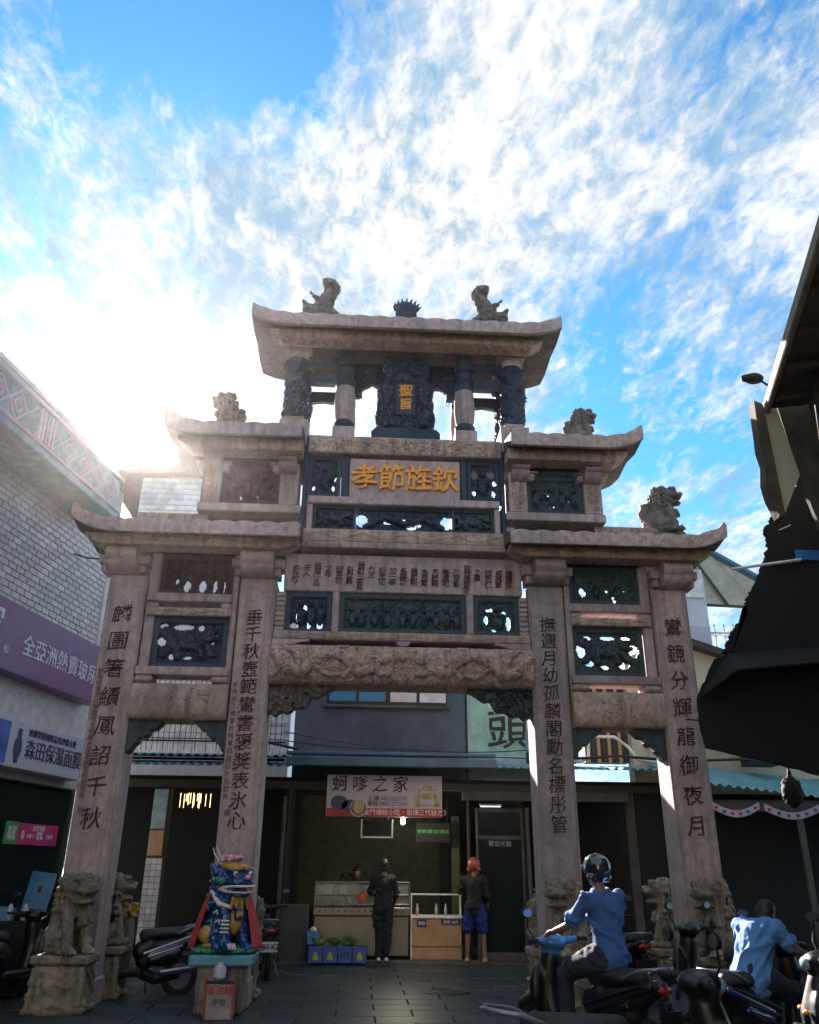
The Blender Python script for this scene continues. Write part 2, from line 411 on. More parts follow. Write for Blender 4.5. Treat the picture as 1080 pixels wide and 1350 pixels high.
for x_, z_, c_ in ((-4.20, 2.26, '拜'), (-2.30, 2.25, '撰')): text('small_inscription', c_, .09, (x_, -.005, z_), 'ink2', A, ex=.002)

def roll_prof(z0, z1, out):               # rounded cushion over a cove, as (y, z)
    h = z1-z0; pts = [(.48, z0-.14), (-.006, z0-.14)]
    for k in range(1, 7): t = k/6; pts.append((-.006-(out-.05)*math.sin(t*math.pi/2), z0-.14+.14*(1-math.cos(t*math.pi/2))))
    for k in range(9): t = k/8; pts.append((-out+.07-.075*math.sin(math.pi*t)-.02, z0+h*t))
    pts.append((.48, z1)); return pts
def capital(x0, x1, z0, z1, out, side=(True, True), par=A):
    c = MB().prism(roll_prof(z0, z1, out), x0, x1, 'x').build('capital', 'stone', par, 'auto')
    for k, sx in ((0, -1), (1, 1)):
        if side[k]:
            xa, xb = (x0-.15, x0-.004) if sx < 0 else (x1+.004, x1+.15)
            MB().box(xa, xb, -.09, .25, z0, z1-.07).box(xa+(.05 if sx < 0 else 0), xb-(0 if sx < 0 else .05), -.05, .25, z0-.12, z0-.002).build('bracket_block', 'stone', c if par is A else c)
for (x0, x1) in ((-4.34, -3.90), (-2.40, -1.93), (1.95, 2.41), (3.90, 4.34)): capital(x0, x1, 5.68, 5.88, .30)

def curved_beam(name, x0, x1, z0, z1, mat, cut='', y0=-.36, y1=-.04):
    h = z1-z0; L = [(x0, z1), (x0+.02, z1-h*.35), (x0+.10, z1-h*.65), (x0+.22, z0)] if 'l' in cut else [(x0, z1), (x0, z0)]
    Rr = [(x1-.22, z0), (x1-.10, z1-h*.65), (x1-.02, z1-h*.35), (x1, z1)] if 'r' in cut else [(x1, z0), (x1, z1)]
    b = MB().prism(L+Rr, y0, y1, 'y').build(name, mat, A)
    return b
def band_relief(name, x0, x1, z0, z1, yf, mat='stone_beam', amp=.018, f=9., par=None, wave=False):
    def hf(U, V):
        e = np.minimum(np.minimum(U-x0, x1-U)/.02, np.minimum(V-z0, z1-V)/.02).clip(0, 1)
        if wave: s = np.clip(1-np.abs((V-(z0+z1)/2)/(z1-z0)*2-.45*np.sin(U*9+2*fbm(U*2, V*2)))*3, 0, 1)*.8+.5*swirl(U*f, V*f)
        else: s = swirl(U*f, V*f)
        return amp*s*e
    return relief(name, x0, x1, z0, z1, yf, .02, hf, mat, par or A, res=.014)
curved_beam('eave_beam', -4.66, -1.56, 5.885, 6.05, 'stone_beam', 'lr'); curved_beam('eave_beam', 1.56, 4.66, 5.885, 6.05, 'stone_beam', 'lr')
curved_beam('eave_beam', -3.52, -1.60, 7.50, 7.69, 'stone_beam', 'l'); curved_beam('eave_beam', 1.60, 3.52, 7.50, 7.69, 'stone_beam', 'r')
curved_beam('eave_beam', -2.28, 2.30, 9.605, 9.80, 'stone_beam', 'lr', y1=-.06)
for (a, b, c, d) in ((-4.4, -1.8, 5.895, 6.04), (1.8, 4.4, 5.895, 6.04), (1.64, 3.28, 7.51, 7.68), (-3.28, -1.64, 7.51, 7.68), (-2.05, 2.05, 9.615, 9.79)):
    band_relief('beam_carving', a, b, c, d, -.366, amp=.016, wave=True)

# ---- roofs
def roof(x0, x1, tipl, tipr, zf0, zf1, zr, yf=-.63, yb=1.13, lift=.20, rid=.25):
    """one stone roof: thick upswept slab with fascia, scalloped edge; tips curl at the ends named"""
    nx = int((x1-x0)/.035); ny = 26; th = zf1-zf0
    u = np.linspace(x0, x1, nx+1); v = np.linspace(0, 1, ny+1)
    U, Vv = np.meshgrid(u, v)
    c = 0*U
    if tipl: c = np.maximum(c, np.clip((x0+.62-U)/.62, 0, 1))
    if tipr: c = np.maximum(c, np.clip((U-x1+.62)/.62, 0, 1))
    Y = yf+(yb-yf)*Vv; mid = np.clip(1-np.abs((Y-rid)/(np.where(Y < rid, rid-yf, yb-rid))), 0, 1)
    L = lift*c**1.9*(.65+.35*np.abs(1-2*mid)**1.)
    top = zf1+L+(zr-zf1)*mid**.8*(1-.75*c**2)
    edge = np.clip(1-np.minimum(np.abs(Y-yf), np.abs(Y-yb))/.3, 0, 1)
    til = np.abs(np.sin(U*math.pi/.31))**6
    top = top+.022*til*(1-c)                                             # round tile ridges
    top = top+.035*np.clip(c-.8, 0, 1)/.2*(1-mid)                        # curled tip
    bot = zf0+L*1.0+.10*np.minimum(mid*3, 1)*(1-c)+.0*c
    bot = bot - .02*(1-np.clip(np.abs(Y-yf)/.04, 0, 1))
    inset = .06*c**6
    n = (nx+1)*(ny+1)
    vt = np.stack([U, Y, top], -1).reshape(-1, 3); vb = np.stack([U, Y, bot], -1).reshape(-1, 3)
    vs = np.concatenate([vt, vb]); I = (np.arange(ny)[:, None]*(nx+1)+np.arange(nx)[None]).ravel()
    F = [np.stack([I, I+1, I+nx+2, I+nx+1], -1), np.stack([I+n, I+n+nx+1, I+n+nx+2, I+n+1], -1)]
    a = np.arange(nx); F.append(np.stack([a, a+n, a+n+1, a+1], -1)); a = a+ny*(nx+1); F.append(np.stack([a, a+1, a+n+1, a+n], -1))
    a = np.arange(ny)*(nx+1); F.append(np.stack([a, a+nx+1, a+nx+1+n, a+n], -1)); a = a+nx; F.append(np.stack([a, a+n, a+nx+1+n, a+nx+1], -1))
    me = bpy.data.meshes.new('roof'); me.from_pydata(vs.tolist(), [], np.concatenate(F).tolist())
    r = link('roof', me, 'soffit', A, 'auto')
    # raised fascia band with scalloped top that follows the sweep
    nx2 = int((x1-x0)/.02); uu_ = np.linspace(x0, x1, nx2+1); cc = 0*uu_
    if tipl: cc = np.maximum(cc, np.clip((x0+.62-uu_)/.62, 0, 1))
    if tipr: cc = np.maximum(cc, np.clip((uu_-x1+.62)/.62, 0, 1))
    Lf = lift*cc**1.9
    tz = zf1+Lf+.012+.026*np.abs(np.sin(uu_*math.pi/.31))+.045*np.clip(cc-.8, 0, 1)/.2-.07*np.clip((cc-.955)/.045, 0, 1)**2; bz = zf0+Lf-.015+.03*np.clip((cc-.93)/.07, 0, 1)**2
    rows = 7; vs = []
    for j in range(rows):
        t = j/(rows-1); z = bz+(tz-bz)*t
        h = .018+(.016*np.clip(1-np.abs(t-.5-.28*np.sin(uu_*20))*4, 0, 1)+.010*swirl(uu_*11, np.full_like(uu_, t*2.1+zf0), 1.))*(0 < j < rows-1)
        vs.append(np.stack([uu_, yf-h, z], -1))
    vs.append(np.stack([uu_, np.full_like(uu_, yf+.05), tz], -1)); vs.insert(0, np.stack([uu_, np.full_like(uu_, yf+.05), bz], -1))
    m_ = len(vs); V_ = np.concatenate(vs); I = (np.arange(m_-1)[:, None]*(nx2+1)+np.arange(nx2)[None]).ravel()
    F = np.stack([I, I+1, I+nx2+2, I+nx2+1], -1).tolist()
    F.append([j*(nx2+1) for j in range(m_)]); F.append([j*(nx2+1)+nx2 for j in range(m_)][::-1])
    me = bpy.data.meshes.new('fascia'); me.from_pydata(V_.tolist(), [], F)
    link('fascia', me, 'stone', r, 'auto')
    MB().tube([(x0+(.3 if tipl else 0), rid, zr-.03), (x1-(.3 if tipr else 0), rid, zr-.03)], .07, 8).build('ridge', 'stone', r, 'auto')
    return r
roof(1.53, 4.79, False, True, 5.99, 6.15, 6.42); roof(-4.79, -1.53, True, False, 5.99, 6.15, 6.42)
roof(1.60, 3.69, False, True, 7.61, 7.78, 8.02, lift=.19); roof(-3.69, -1.60, True, False, 7.61, 7.78, 8.02, lift=.19)
roof(-2.54, 2.54, True, True, 9.67, 9.845, 10.30, lift=.15)
# ridge walls of the lower roofs with the dark slot under the upper tiers
for s in (-1, 1):
    def sx(a, b): return (a*s, b*s) if s > 0 else (b*s, a*s)
    x0, x1 = sx(3.02, 4.10); ab('ridge_wall', x0, x1, .12, .42, 6.2, 6.60); band_relief('ridge_carving', x0+.04, x1-.04, 6.40, 6.58, .115, amp=.02)
    x0, x1 = sx(1.56, 1.74); ab('ridge_wall', x0, x1, .10, .42, 6.1, 6.52)
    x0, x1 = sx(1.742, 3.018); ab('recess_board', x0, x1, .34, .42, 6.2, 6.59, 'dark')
    # upper side tier
    x0, x1 = sx(1.60, 3.18); ab('upper_sill', x0, x1, -.02, .5, 6.60, 6.74)
    x0, x1 = sx(1.66, 1.95); p = ab('tier_post', x0, x1, 0, .5, 6.742, 7.45); band_relief('post_carving', x0+.05, x1-.05, 6.80, 7.38, -.004, amp=.022, f=12, par=p)
    x0, x1 = sx(2.86, 3.15); p = ab('tier_post', x0, x1, 0, .5, 6.742, 7.45); band_relief('post_carving', x0+.05, x1-.05, 6.80, 7.38, -.004, amp=.022, f=12, par=p)
    x0, x1 = sx(1.70, 1.97); capital(x0, x1, 7.40, 7.49, .22, (s < 0, s > 0))
    x0, x1 = sx(2.86, 3.12); capital(x0, x1, 7.40, 7.49, .22, (True, True))
    # pedestal of the corner pillar
    x0, x1 = sx(1.57, 2.04); ab('pedestal', x0, x1, 0, 1.0, 7.80, 8.27); x0, x1 = sx(1.64, 1.97); ab('pedestal_cap', x0, x1, .04, .96, 8.272, 8.36, c=.03)
    x0, x1 = sx(1.64, 1.97); band_relief('pedestal_carving', x0, x1, 8.03, 8.22, -.004, amp=.014, f=14)
    # core post beside the centre
    x0, x1 = sx(1.53, 1.598); ab('core_post', x0, x1, .02, .56, 6.35, 7.98, 'blue')
    # tier four frame between the columns
    x0, x1 = sx(2.43, 2.52); ab('frame_stile', x0, x1, .02, .3, 3.97, 5.9); x0, x1 = sx(3.60, 3.74); ab('frame_stile', x0, x1, .02, .3, 3.97, 5.9)
    x0, x1 = sx(2.50, 3.73); ab('rail', x0, x1, -.03, .3, 5.14, 5.27); 
    for q in (sx(2.52, 2.66), sx(3.56, 3.70)): ab('corner_bracket', q[0], q[1], 0, .28, 5.055, 5.138)
    x0, x1 = sx(2.50, 3.72); ab('rail', x0, x1, -.03, .3, 4.93, 5.052); band_relief('rail_carving', x0+.04, x1-.04, 4.94, 5.04, -.034, amp=.018, wave=True)
    x0, x1 = sx(2.45, 3.75); ab('sill', x0, x1, -.05, .3, 4.06, 4.185)
    for q in (sx(2.45, 2.70), sx(3.50, 3.75)): ab('sill_bracket', q[0], q[1], -.045, .3, 3.965, 4.058, c=.03)
    ab('back_plate', *sx(2.45, 3.72), .10, .34, 5.905, 6.12, 'maroon' if s < 0 else 'green')
    # plain side beam with engraved cloud
    x0, x1 = sx(2.43, 3.75)
    def hfb(U, V, m=(x0+x1)/2):
        t = (V-3.70)/.25; base = .10*np.sqrt(np.clip(1-np.abs(t)**2.6, 0, 1))
        q = ell(U, V, m, 3.72, .46, .17); w1 = fbm(U*5, V*5)*4
        return base-.020*np.clip(1-np.abs(np.sin(w1*2.6+U*4))*4.5, 0, 1)*(q > 0)
    relief('carved_beam', x0, x1, 3.45, 3.955, 0, .40, hfb, 'stone_beam', A, res=.012)
    # scalloped brackets below it
    for e in (0, 1):
        X0 = sx(3.755, 0)[0] if False else (s*3.755 if e else s*2.415); d = -s if e else s
        pr = [(0, 3.445), (0, 3.02), (.05, 3.05), (.09, 3.13), (.13, 3.16), (.15, 3.23), (.22, 3.22), (.27, 3.27), (.28, 3.33), (.36, 3.34), (.42, 3.40), (.45, 3.445)]
        MB().prism([(X0+d*a_, b_) for a_, b_ in pr], .06, .30, 'y').build('spandrel_bracket', 'green', A)

# ---- carved and pierced panels
def frame_relief(x0, x1, z0, z1, yf, mat, scene_f, holes, b=.07, name='pierced_panel', depth=.10, res=.014):
    def hf(U, V):
        e = np.minimum(np.minimum(U-x0, x1-U), np.minimum(V-z0, z1-V))
        inner = np.clip((e-b)/.012, 0, 1); d = e-b*1.25
        h = -.045*inner + .018*np.clip(1-np.abs(d)/.012, 0, 1)
        return h+inner*(scene_f(U, V)*.06+.022*swirl(U*10, V*10)+.012*fbm(U*25, V*25))
    hof = None
    if holes:
        def hof(U, V):
            q = np.full(U.shape, -1.)
            for hh in holes:
                w_ = .28*(fbm(U*16, V*16)-.5)
                q = np.maximum(q, ell(U, V, *hh)+w_)
            for k_ in (0,): q = np.where(scene_f(U, V) > .5, -1, q)
            return q
    return relief(name, x0, x1, z0, z1, yf, depth, hf, mat, A, hof, res=res)
def beast(cx_, cz, w_, h_, s):
    def f(U, V):
        u = (U-cx_)/w_*s; v = (V-cz)/h_
        q = ell(u, v, 0, .02, .26, .22)
        for e in ((.26, .16, .13, .15), (.37, .10, .07, .07), (-.22, -.02, .15, .2), (-.30, .20, .06, .14), (.30, .27, .10, .05)): q = np.maximum(q, ell(u, v, *e))
        q = np.clip(q*3, 0, 1)
        for p_ in ([(.12, -.1), (.18, -.32)], [(.24, -.05), (.32, -.28)], [(-.2, -.1), (-.16, -.34)], [(-.28, -.12), (-.36, -.3)], [(-.3, .1), (-.42, .22), (-.36, .34)]):
            q = np.maximum(q, stroke(u, v, p_, .06))
        return q
    return f
def figures(xs, z0, h_):
    def f(U, V):
        q = 0*U
        for i, x in enumerate(xs):
            v = (V-z0)/h_; u = (U-x)/h_
            q = np.maximum(q, np.clip(ell(u, v, 0, .82, .10, .12)*3, 0, 1)); q = np.maximum(q, np.clip(ell(u, v, 0, .40, .17, .36)*3, 0, 1))
            q = np.maximum(q, stroke(u, v, [(0, .6), (.2*(-1)**i, .45), (.26*(-1)**i, .6)], .05))
        return q
    return f
HL = [(-3.08+dx*.9, 4.56+dz*.8, a, b) for dx, dz, a, b in ((-.42, .30, .07, .05), (-.12, .29, .16, .045), (.17, .28, .05, .05), (.37, .10, .07, .09), (-.42, .02, .08, .07), (-.25, -.25, .06, .05), (0, -.27, .07, .03))]
frame_relief(-3.58, -2.53, 4.19, 4.925, .07, 'blue', beast(-3.06, 4.55, 1.0, .62, 1), HL)
HR = [(3.04+dx, 4.57+dz*.85, a*.8, b*.8) for dx, dz, a, b in ((-.40, 0.02, .085, .14), (.40, .02, .085, .14), (-.29, .24, .07, .05), (.02, .25, .14, .045), (.30, .25, .09, .04), (-.28, -.20, .09, .07), (.24, -.23, .11, .07), (-.05, -.27, .07, .05))]
frame_relief(2.52, 3.58, 4.19, 4.925, .07, 'green', beast(3.04, 4.57, .92, .52, 1), HR)
frame_relief(-3.60, -2.52, 5.29, 5.90, .09, 'maroon', figures((-3.1,), 6.5, .1), [(-3.36, 5.50, .035, .05), (-3.21, 5.42, .055, .10), (-2.98, 5.42, .060, .11), (-2.80, 5.42, .035, .11), (-2.66, 5.42, .02, .11)], name='slotted_panel')
frame_relief(2.52, 3.60, 5.29, 5.90, .09, 'green', figures((2.95, 3.25,), 5.36, .26), [(2.74, 5.50, .05, .08), (3.22, 5.42, .03, .10), (3.12, 5.52, .035, .03), (3.0, 5.37, .05, .012), (3.40, 5.53, .02, .02)], name='slotted_panel')
# upper side tiers
frame_relief(1.96, 2.85, 6.75, 7.42, .07, 'green', figures((2.1, 2.35, 2.52, 2.72), 6.86, .36), [(2.33, 7.08, .08, .035), (2.64, 7.03, .02, .05), (2.36, 6.90, .05, .02)])
frame_relief(-2.85, -1.96, 6.75, 7.42, .07, 'maroon', figures((-2.7, -2.45, -2.2), 6.86, .42), [(-2.44, 7.05, .05, .05), (-2.10, 7.04, .06, .05), (-2.28, 6.92, .03, .05), (-2.55, 6.88, .02, .05), (-2.02, 6.95, .03, .06)])
for s in (-1, 1):
    x0, x1 = (1.96, 2.85) if s > 0 else (-2.85, -1.96)
    ab('lintel_plate', x0, x1, .06, .3, 7.425, 7.72, 'green' if s > 0 else 'maroon')
    ab('recess_board', x0+.002, x1-.002, .30, .36, 7.0, 7.53, 'dark') if False else None
# centre: text slab, panels, sill, dragon beam
ab('text_slab', -1.78, 1.80, .05, .5, 5.375, 5.965)
TXT = ['許氏坊', '夫人', '誥贈一品', '之母', '邱良功', '爵世襲', '晉封三等男', '六次', '記大功', '加一等', '各顯功', '務節制', '水陸軍', '方統轄', '等處地', '江全省', '欽命提督浙', '之妻', '邱志仁', '威將軍', '建贈振']
for k, s in enumerate(TXT):
    tall = len(s) > 3; z = 5.905 if tall else 5.80
    if k == 2: z = 5.86
    text('carved_inscription', '\n'.join(s), .118, (-1.61+k*3.22/20, .043, z-.0575*len(s)+.0), 'ink', A, ex=.003, off=.0004, line=.75)
for (x0, x1, fx, hh) in ((-1.73, -1.05, (-1.5, -1.35, -1.22), [(-1.59, 4.86, .07, .05), (-1.55, 5.0, .02, .10), (-1.45, 5.13, .03, .06), (-1.38, 4.87, .03, .06), (-1.22, 4.88, .045, .07)]),
                         (1.06, 1.74, (1.38, 1.45), [(1.33, 5.17, .09, .035), (1.25, 5.02, .03, .08), (1.58, 4.97, .035, .11), (1.36, 4.86, .04, .03), (1.52, 5.14, .03, .03)])):
    frame_relief(x0, x1, 4.755, 5.37, .09, 'blue' if x0 < 0 else 'green', figures(fx, 4.84, .42), hh)
frame_relief(-.935, .945, 4.755, 5.37, .09, 'green', lambda U, V: np.maximum(figures((-.75, -.6, -.42, -.22, .0, .15, .32, .5, .66, .8), 4.84, .34)(U, V), np.clip(1-np.abs(np.abs(U)-.3)/.02, 0, 1)), [], name='carved_panel')
for x0, x1 in ((-1.045, -.94), (.95, 1.055)): ab('mullion', x0, x1, .03, .3, 4.755, 5.372)
for s in (-1, 1):
    x0, x1 = (1.745, 1.875) if s > 0 else (-1.875, -1.735)
    p = ab('baluster_strip', x0, x1, .08, .3, 4.755, 5.372)
    for k in range(8): box('baluster_ring', x0, x1, .05, .078, 4.765+k*.075, 4.82+k*.075, 'stone', p, .012)
ab('sill', -1.875, 1.875, -.02, .35, 4.63, 4.752); band_relief('sill_carving', -1.75, 1.75, 4.645, 4.742, -.024, amp=.014, wave=True)
for x0, x1 in ((-1.875, -1.35), (1.35, 1.875), (-.10, .12)):
    m = (x0+x1)/2
    if abs(m) < .3: pl = [(x0, 4.628), (x0+.03, 4.575), (m, 4.548), (x1-.03, 4.575), (x1, 4.628)]
    elif m < 0: pl = [(x0, 4.628), (x0, 4.55), (x0+.3, 4.552), (x0+.40, 4.59), (x1, 4.60), (x1, 4.628)]
    else: pl = [(x1, 4.628), (x1, 4.55), (x1-.3, 4.552), (x1-.40, 4.59), (x0, 4.60), (x0, 4.628)]
    MB().prism(pl, -.01, .3, 'y').build('sill_bracket', 'stone', A)
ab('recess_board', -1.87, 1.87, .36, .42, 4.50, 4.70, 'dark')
def dragonbeam(U, V):
    t = (V-4.262)/.285; base = .16*np.sqrt(np.clip(1-np.abs(t)**2.4, 0, 1))
    q = 0*U
    for s in (-1, 1):
        u = U*s
        body = [(1.84, 4.42), (1.62, 4.16), (1.42, 4.12), (1.25, 4.30), (1.02, 4.42), (.80, 4.34), (.62, 4.14), (.42, 4.20), (.35, 4.36), (.25, 4.33)]
        q = np.maximum(q, stroke(u, V, body, .085)); q = np.maximum(q, 1.15*stroke(u, V, [(.42, 4.30), (.56, 4.36), (.62, 4.30)], .12))
        for p_ in ([(.5, 4.42), (.66, 4.50)], [(.45, 4.2), (.3, 4.10), (.2, 4.12)], [(1.0, 4.4), (.92, 4.52), (.8, 4.53)], [(1.3, 4.25), (1.12, 4.12), (1.0, 4.08), (.9, 4.1)],
                   [(1.7, 4.25), (1.78, 4.1)], [(1.45, 4.2), (1.55, 4.4), (1.68, 4.5)], [(.7, 4.22), (.82, 4.08)]):
            q = np.maximum(q, .75*stroke(u, V, p_, .035))
        q = np.maximum(q, .9*np.clip(ell(u, V, 1.72, 4.33, .12, .1)*2, 0, 1))
    pearl = np.clip(ell(U, V, 0, 4.36, .075, .075)*3, 0, 1)**.5
    sc = .25*np.abs(np.sin(U*38)*np.sin(V*38))*(q > .5)
    return base+.060*np.maximum(q, pearl)+.012*sc+.022*swirl(np.abs(U)*8, V*8)+.01*fbm(U*30, V*30)
relief('dragon_beam', -1.878, 1.878, 3.975, 4.545, .02, .42, dragonbeam, 'stone_beam', A, res=.010)
for s in (-1, 1):
    pr = [(0, 3.972), (0, 3.60), (.10, 3.56), (.20, 3.62), (.30, 3.60), (.38, 3.68), (.48, 3.66), (.56, 3.74), (.60, 3.82), (.72, 3.82), (.80, 3.90), (.90, 3.93), (.93, 3.972)]
    x0, x1 = (-1.878, -.95) if s < 0 else (.95, 1.878)
    def ho(U, V, s=s):
        d = 1.878-np.abs(U); lim = np.interp(d, [a for a, b in pr[1:]], [b for a, b in pr[1:]])
        q = np.where(V < lim+.008*np.sin(d*45), 1., -1.)
        for hx, hz, a_, b_ in ((.52, 3.86, .03, .03), (.25, 3.80, .03, .02), (.35, 3.72, .025, .02)): q = np.maximum(q, ell(d, V, hx, hz, a_, b_))
        return q
    relief('spandrel_bracket', x0, x1, 3.55, 3.972, .10, .22, lambda U, V: .05*swirl(U*9, V*9)+.03*fbm(U*14, V*14), 'green' if s > 0 else 'stone_statue', A, ho, res=.012)
# band courses and upper centre
ab('course', -1.56, 1.56, -.10, .5, 6.02, 6.125); ab('course', -1.55, 1.55, -.06, .5, 6.13, 6.345); band_relief('course_carving', -1.5, 1.5, 6.15, 6.33, -.064, wave=True)
band_relief('course_carving', -1.5, 1.5, 6.03, 6.115, -.104, amp=.01)
for x0, x1 in ((-1.50, -1.415), (1.415, 1.50)): ab('mullion', x0, x1, 0, .4, 6.35, 6.775)
frame_relief(-1.41, -.745, 6.35, 6.775, .06, 'blue', beast(-1.08, 6.56, .7, .3, 1), [], name='carved_panel', b=.04)
frame_relief(.745, 1.41, 6.35, 6.775, .06, 'green', beast(1.08, 6.56, .7, .3, 1), [], name='carved_panel', b=.04)
frame_relief(-.74, .74, 6.35, 6.775, .07, 'blue', lambda U, V: np.clip(swirl(U*5, V*5)*1.2-.2, 0, 1)*0+stroke(U, V, [(-.6, 6.45), (-.3, 6.62), (0, 6.5), (.3, 6.6), (.6, 6.46)], .05), [(-.66, 6.56, .10, .12), (-.23, 6.57, .10, .07), (.12, 6.46, .08, .04), (.22, 6.52, .05, .05), (.67, 6.55, .10, .12), (.0, 6.60, .04, .02)], b=.035)
ab('rail', -1.50, 1.50, -.03, .4, 6.78, 6.905)
ab('name_board', -.87, .885, .03, .4, 6.915, 7.60, 'stone')
for k, ch in enumerate('孝節旌欽'):
    o = text('gold_character', ch, .47, (-.63+k*.425, .012, 7.235), 'gold', A, ex=.02, off=.0035, sx=.92); o.data.bevel_depth = .003
for s in (-1, 1):
    x0, x1 = (.89, 1.0) if s > 0 else (-1.0, -.875); ab('mullion', x0, x1, .04, .4, 6.91, 7.64, 'blue')
    hh = [(s*1.27+a, 7.3+b, c, d) for a, b, c, d in ((-.14, .12, .06, .09), (.12, .13, .07, .07), (.17, -.02, .03, .07), (-.16, -.2, .03, .05), (.15, -.2, .03, .06))]
    frame_relief(min(s*1.01, s*1.525), max(s*1.01, s*1.525), 6.91, 7.64, .08, 'blue', figures((s*1.25,), 7.0, .5), hh, b=.06)
ab('course', -1.54, 1.555, -.03, .45, 7.66, 7.97); band_relief('course_carving', -1.5, 1.5, 7.68, 7.95, -.034, amp=.03, f=11)
ab('deck', -1.565, 1.565, .46, 1.0, 7.7, 7.97, 'soffit')
# pavilion: dragon pillars, inner vase pillars, stele
def pillar(x, y, z0, z1, r=.175):
    n = 40; m = 70; th = np.linspace(0, 2*np.pi, n, endpoint=False); zz = np.linspace(z0, z1, m); T, Z_ = np.meshgrid(th, zz)
    ph = (T*1.0+Z_*6.0) % (2*np.pi); drag = np.clip(1-np.abs(ph-np.pi)/.9, 0, 1)**.5
    rr_ = r+.05*drag+.035*swirl(T*2.2+9, Z_*7)+.02*fbm(T*5, Z_*18)
    ed = np.clip(np.minimum(Z_-z0, z1-Z_)/.06, 0, 1); rr_ = r*1.0+(rr_-r)*ed
    vs = np.stack([x+rr_*np.cos(T), y+rr_*np.sin(T), Z_], -1).reshape(-1, 3)
    F = [(j*n+i, j*n+(i+1) % n, (j+1)*n+(i+1) % n, (j+1)*n+i) for j in range(m-1) for i in range(n)]
    F += [tuple(range(n))[::-1], tuple(range((m-1)*n, m*n))]
    me = bpy.data.meshes.new('dragon_pillar'); me.from_pydata(vs.tolist(), [], F); p = link('dragon_pillar', me, 'blue', A, 'auto')
    MB().lathe([(r*1.0, z1-.0), (r*1.02, z1+.03), (r*1.0, z1+.12)], 24, (x, y, 0)).build('pillar_collar', 'stone', p, 'auto')
for s in (-1, 1):
    for y in (.20, .78):
        pillar(s*1.815, y, 8.36, 9.48)
        ab('pillar_capital', s*1.815-.22, s*1.815+.22, y-.2, y+.2, 9.60, 9.79)
        # inner vase pillar
        x = s*1.0
        p = MB().lathe([(.15, 8.19), (.17, 8.22), (.17, 8.30), (.13, 8.35)], 20, (x, y, 0)).build('vase_pillar', 'blue', A, 'auto')
        MB().lathe([(.13, 8.34), (.155, 8.42), (.175, 8.62), (.17, 8.85), (.15, 8.98)], 20, (x, y, 0)).build('vase_body', 'stone_low', p, 'auto')
        MB().lathe([(.15, 8.98), (.17, 9.04), (.15, 9.14), (.11, 9.20), (.14, 9.27), (.15, 9.33), (.10, 9.39)], 20, (x, y, 0)).build('vase_neck', 'blue', p, 'auto')
        ab('pillar_base', x-.18, x+.18, y-.18, y+.18, 7.972, 8.185)
        b_ = ab('top_block', x-.12, x+.12, y-.12, y+.12, 9.392, 9.675, 'blue')
        band_relief('block_carving', x-.09, x+.09, 9.42, 9.65, y-.124, 'green', amp=.015, f=16, par=b_)
        x0, x1 = sorted((s*1.14, s*1.64))
        ab('tie_beam', x0, x1, y-.07, y+.07, 9.40, 9.56, 'blue'); band_relief('tie_carving', x0, x1, 9.41, 9.55, y-.074, 'blue', amp=.02)
        ab('tie_beam', x0, x1, y-.06, y+.06, 9.08, 9.24, 'blue')
        if y > .5:
            MB().prism([(x0, 9.078), (x1, 9.078), (x1, 9.0), (x1-.08, 9.03), ((x0+x1)/2, 9.055), (x0+.08, 9.03), (x0, 9.0)], y-.05, y+.05, 'y').build('spandrel_bracket', 'blue', A)
def bh(U, V):
    lim = 9.17+.06*np.sin(np.abs(U)*14)+.09*fbm(U*9, V*0+3)-.12*(np.abs(U) > .72)
    return np.where(V < lim, 1., -1.)
relief('pavilion_backboard', -.88, .88, 8.95, 9.70, .50, .10, lambda U, V: .04*swirl(U*7, V*7), 'blue', A, bh, res=.02)
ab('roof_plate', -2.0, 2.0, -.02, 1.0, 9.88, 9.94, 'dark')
# stele
def sh(U, V):
    u = U; v = V-8.17
    q = np.minimum(1-np.abs(u)/.33, 1-np.abs(v-.68)/.78)+.10*(fbm(u*11, v*11)-.5)
    for e in ((-.27, 1.24, .13, .15), (.28, 1.24, .13, .15), (0, 1.38, .24, .08), (-.33, .80, .14, .13), (.34, .80, .14, .13), (-.37, .26, .12, .20), (.38, .26, .12, .20), (-.35, .52, .12, .15), (.36, .52, .12, .15), (-.16, 1.36, .12, .09), (.17, 1.36, .12, .09)):
        q = np.maximum(q, ell(u, v, *e))
    q = -q-.01
    for e in ((-.255, .74, .055, .035), (.27, .72, .055, .035), (-.17, .55, .02, .02)): q = np.maximum(q, ell(u, v, *e))
    return q
def shh(U, V):
    fr = np.clip(1-np.abs(np.maximum(np.abs(U-.01)/.17, np.abs(V-8.80)/.33)-1)*9, 0, 1)
    inn = (np.abs(U-.01) < .16) & (np.abs(V-8.80) < .31)
    drg = stroke(U, V, [(-.3, 8.3), (-.38, 8.6), (-.28, 8.8), (-.36, 9.05), (-.2, 9.35), (0, 9.42), (.2, 9.35), (.36, 9.05), (.28, 8.8), (.38, 8.6), (.3, 8.3)], .07)
    return np.where(inn, 0, .03*fr+.06*drg+.035*swirl(U*9, V*9)+.015*fbm(U*30, V*30))+.02
relief('stele', -.52, .54, 8.17, 9.62, .16, .18, shh, 'blue', A, sh, res=.012)
for k, ch in enumerate('聖旨'): text('gold_character', ch, .235, (.012, .134, 8.945-k*.26), 'gold', A, ex=.008, off=.004)
MB().prism([(-.55, 7.972), (-.55, 8.10), (-.48, 8.168), (.50, 8.168), (.57, 8.10), (.57, 7.972)], .02, .44, 'y').build('stele_base', 'blue', A)

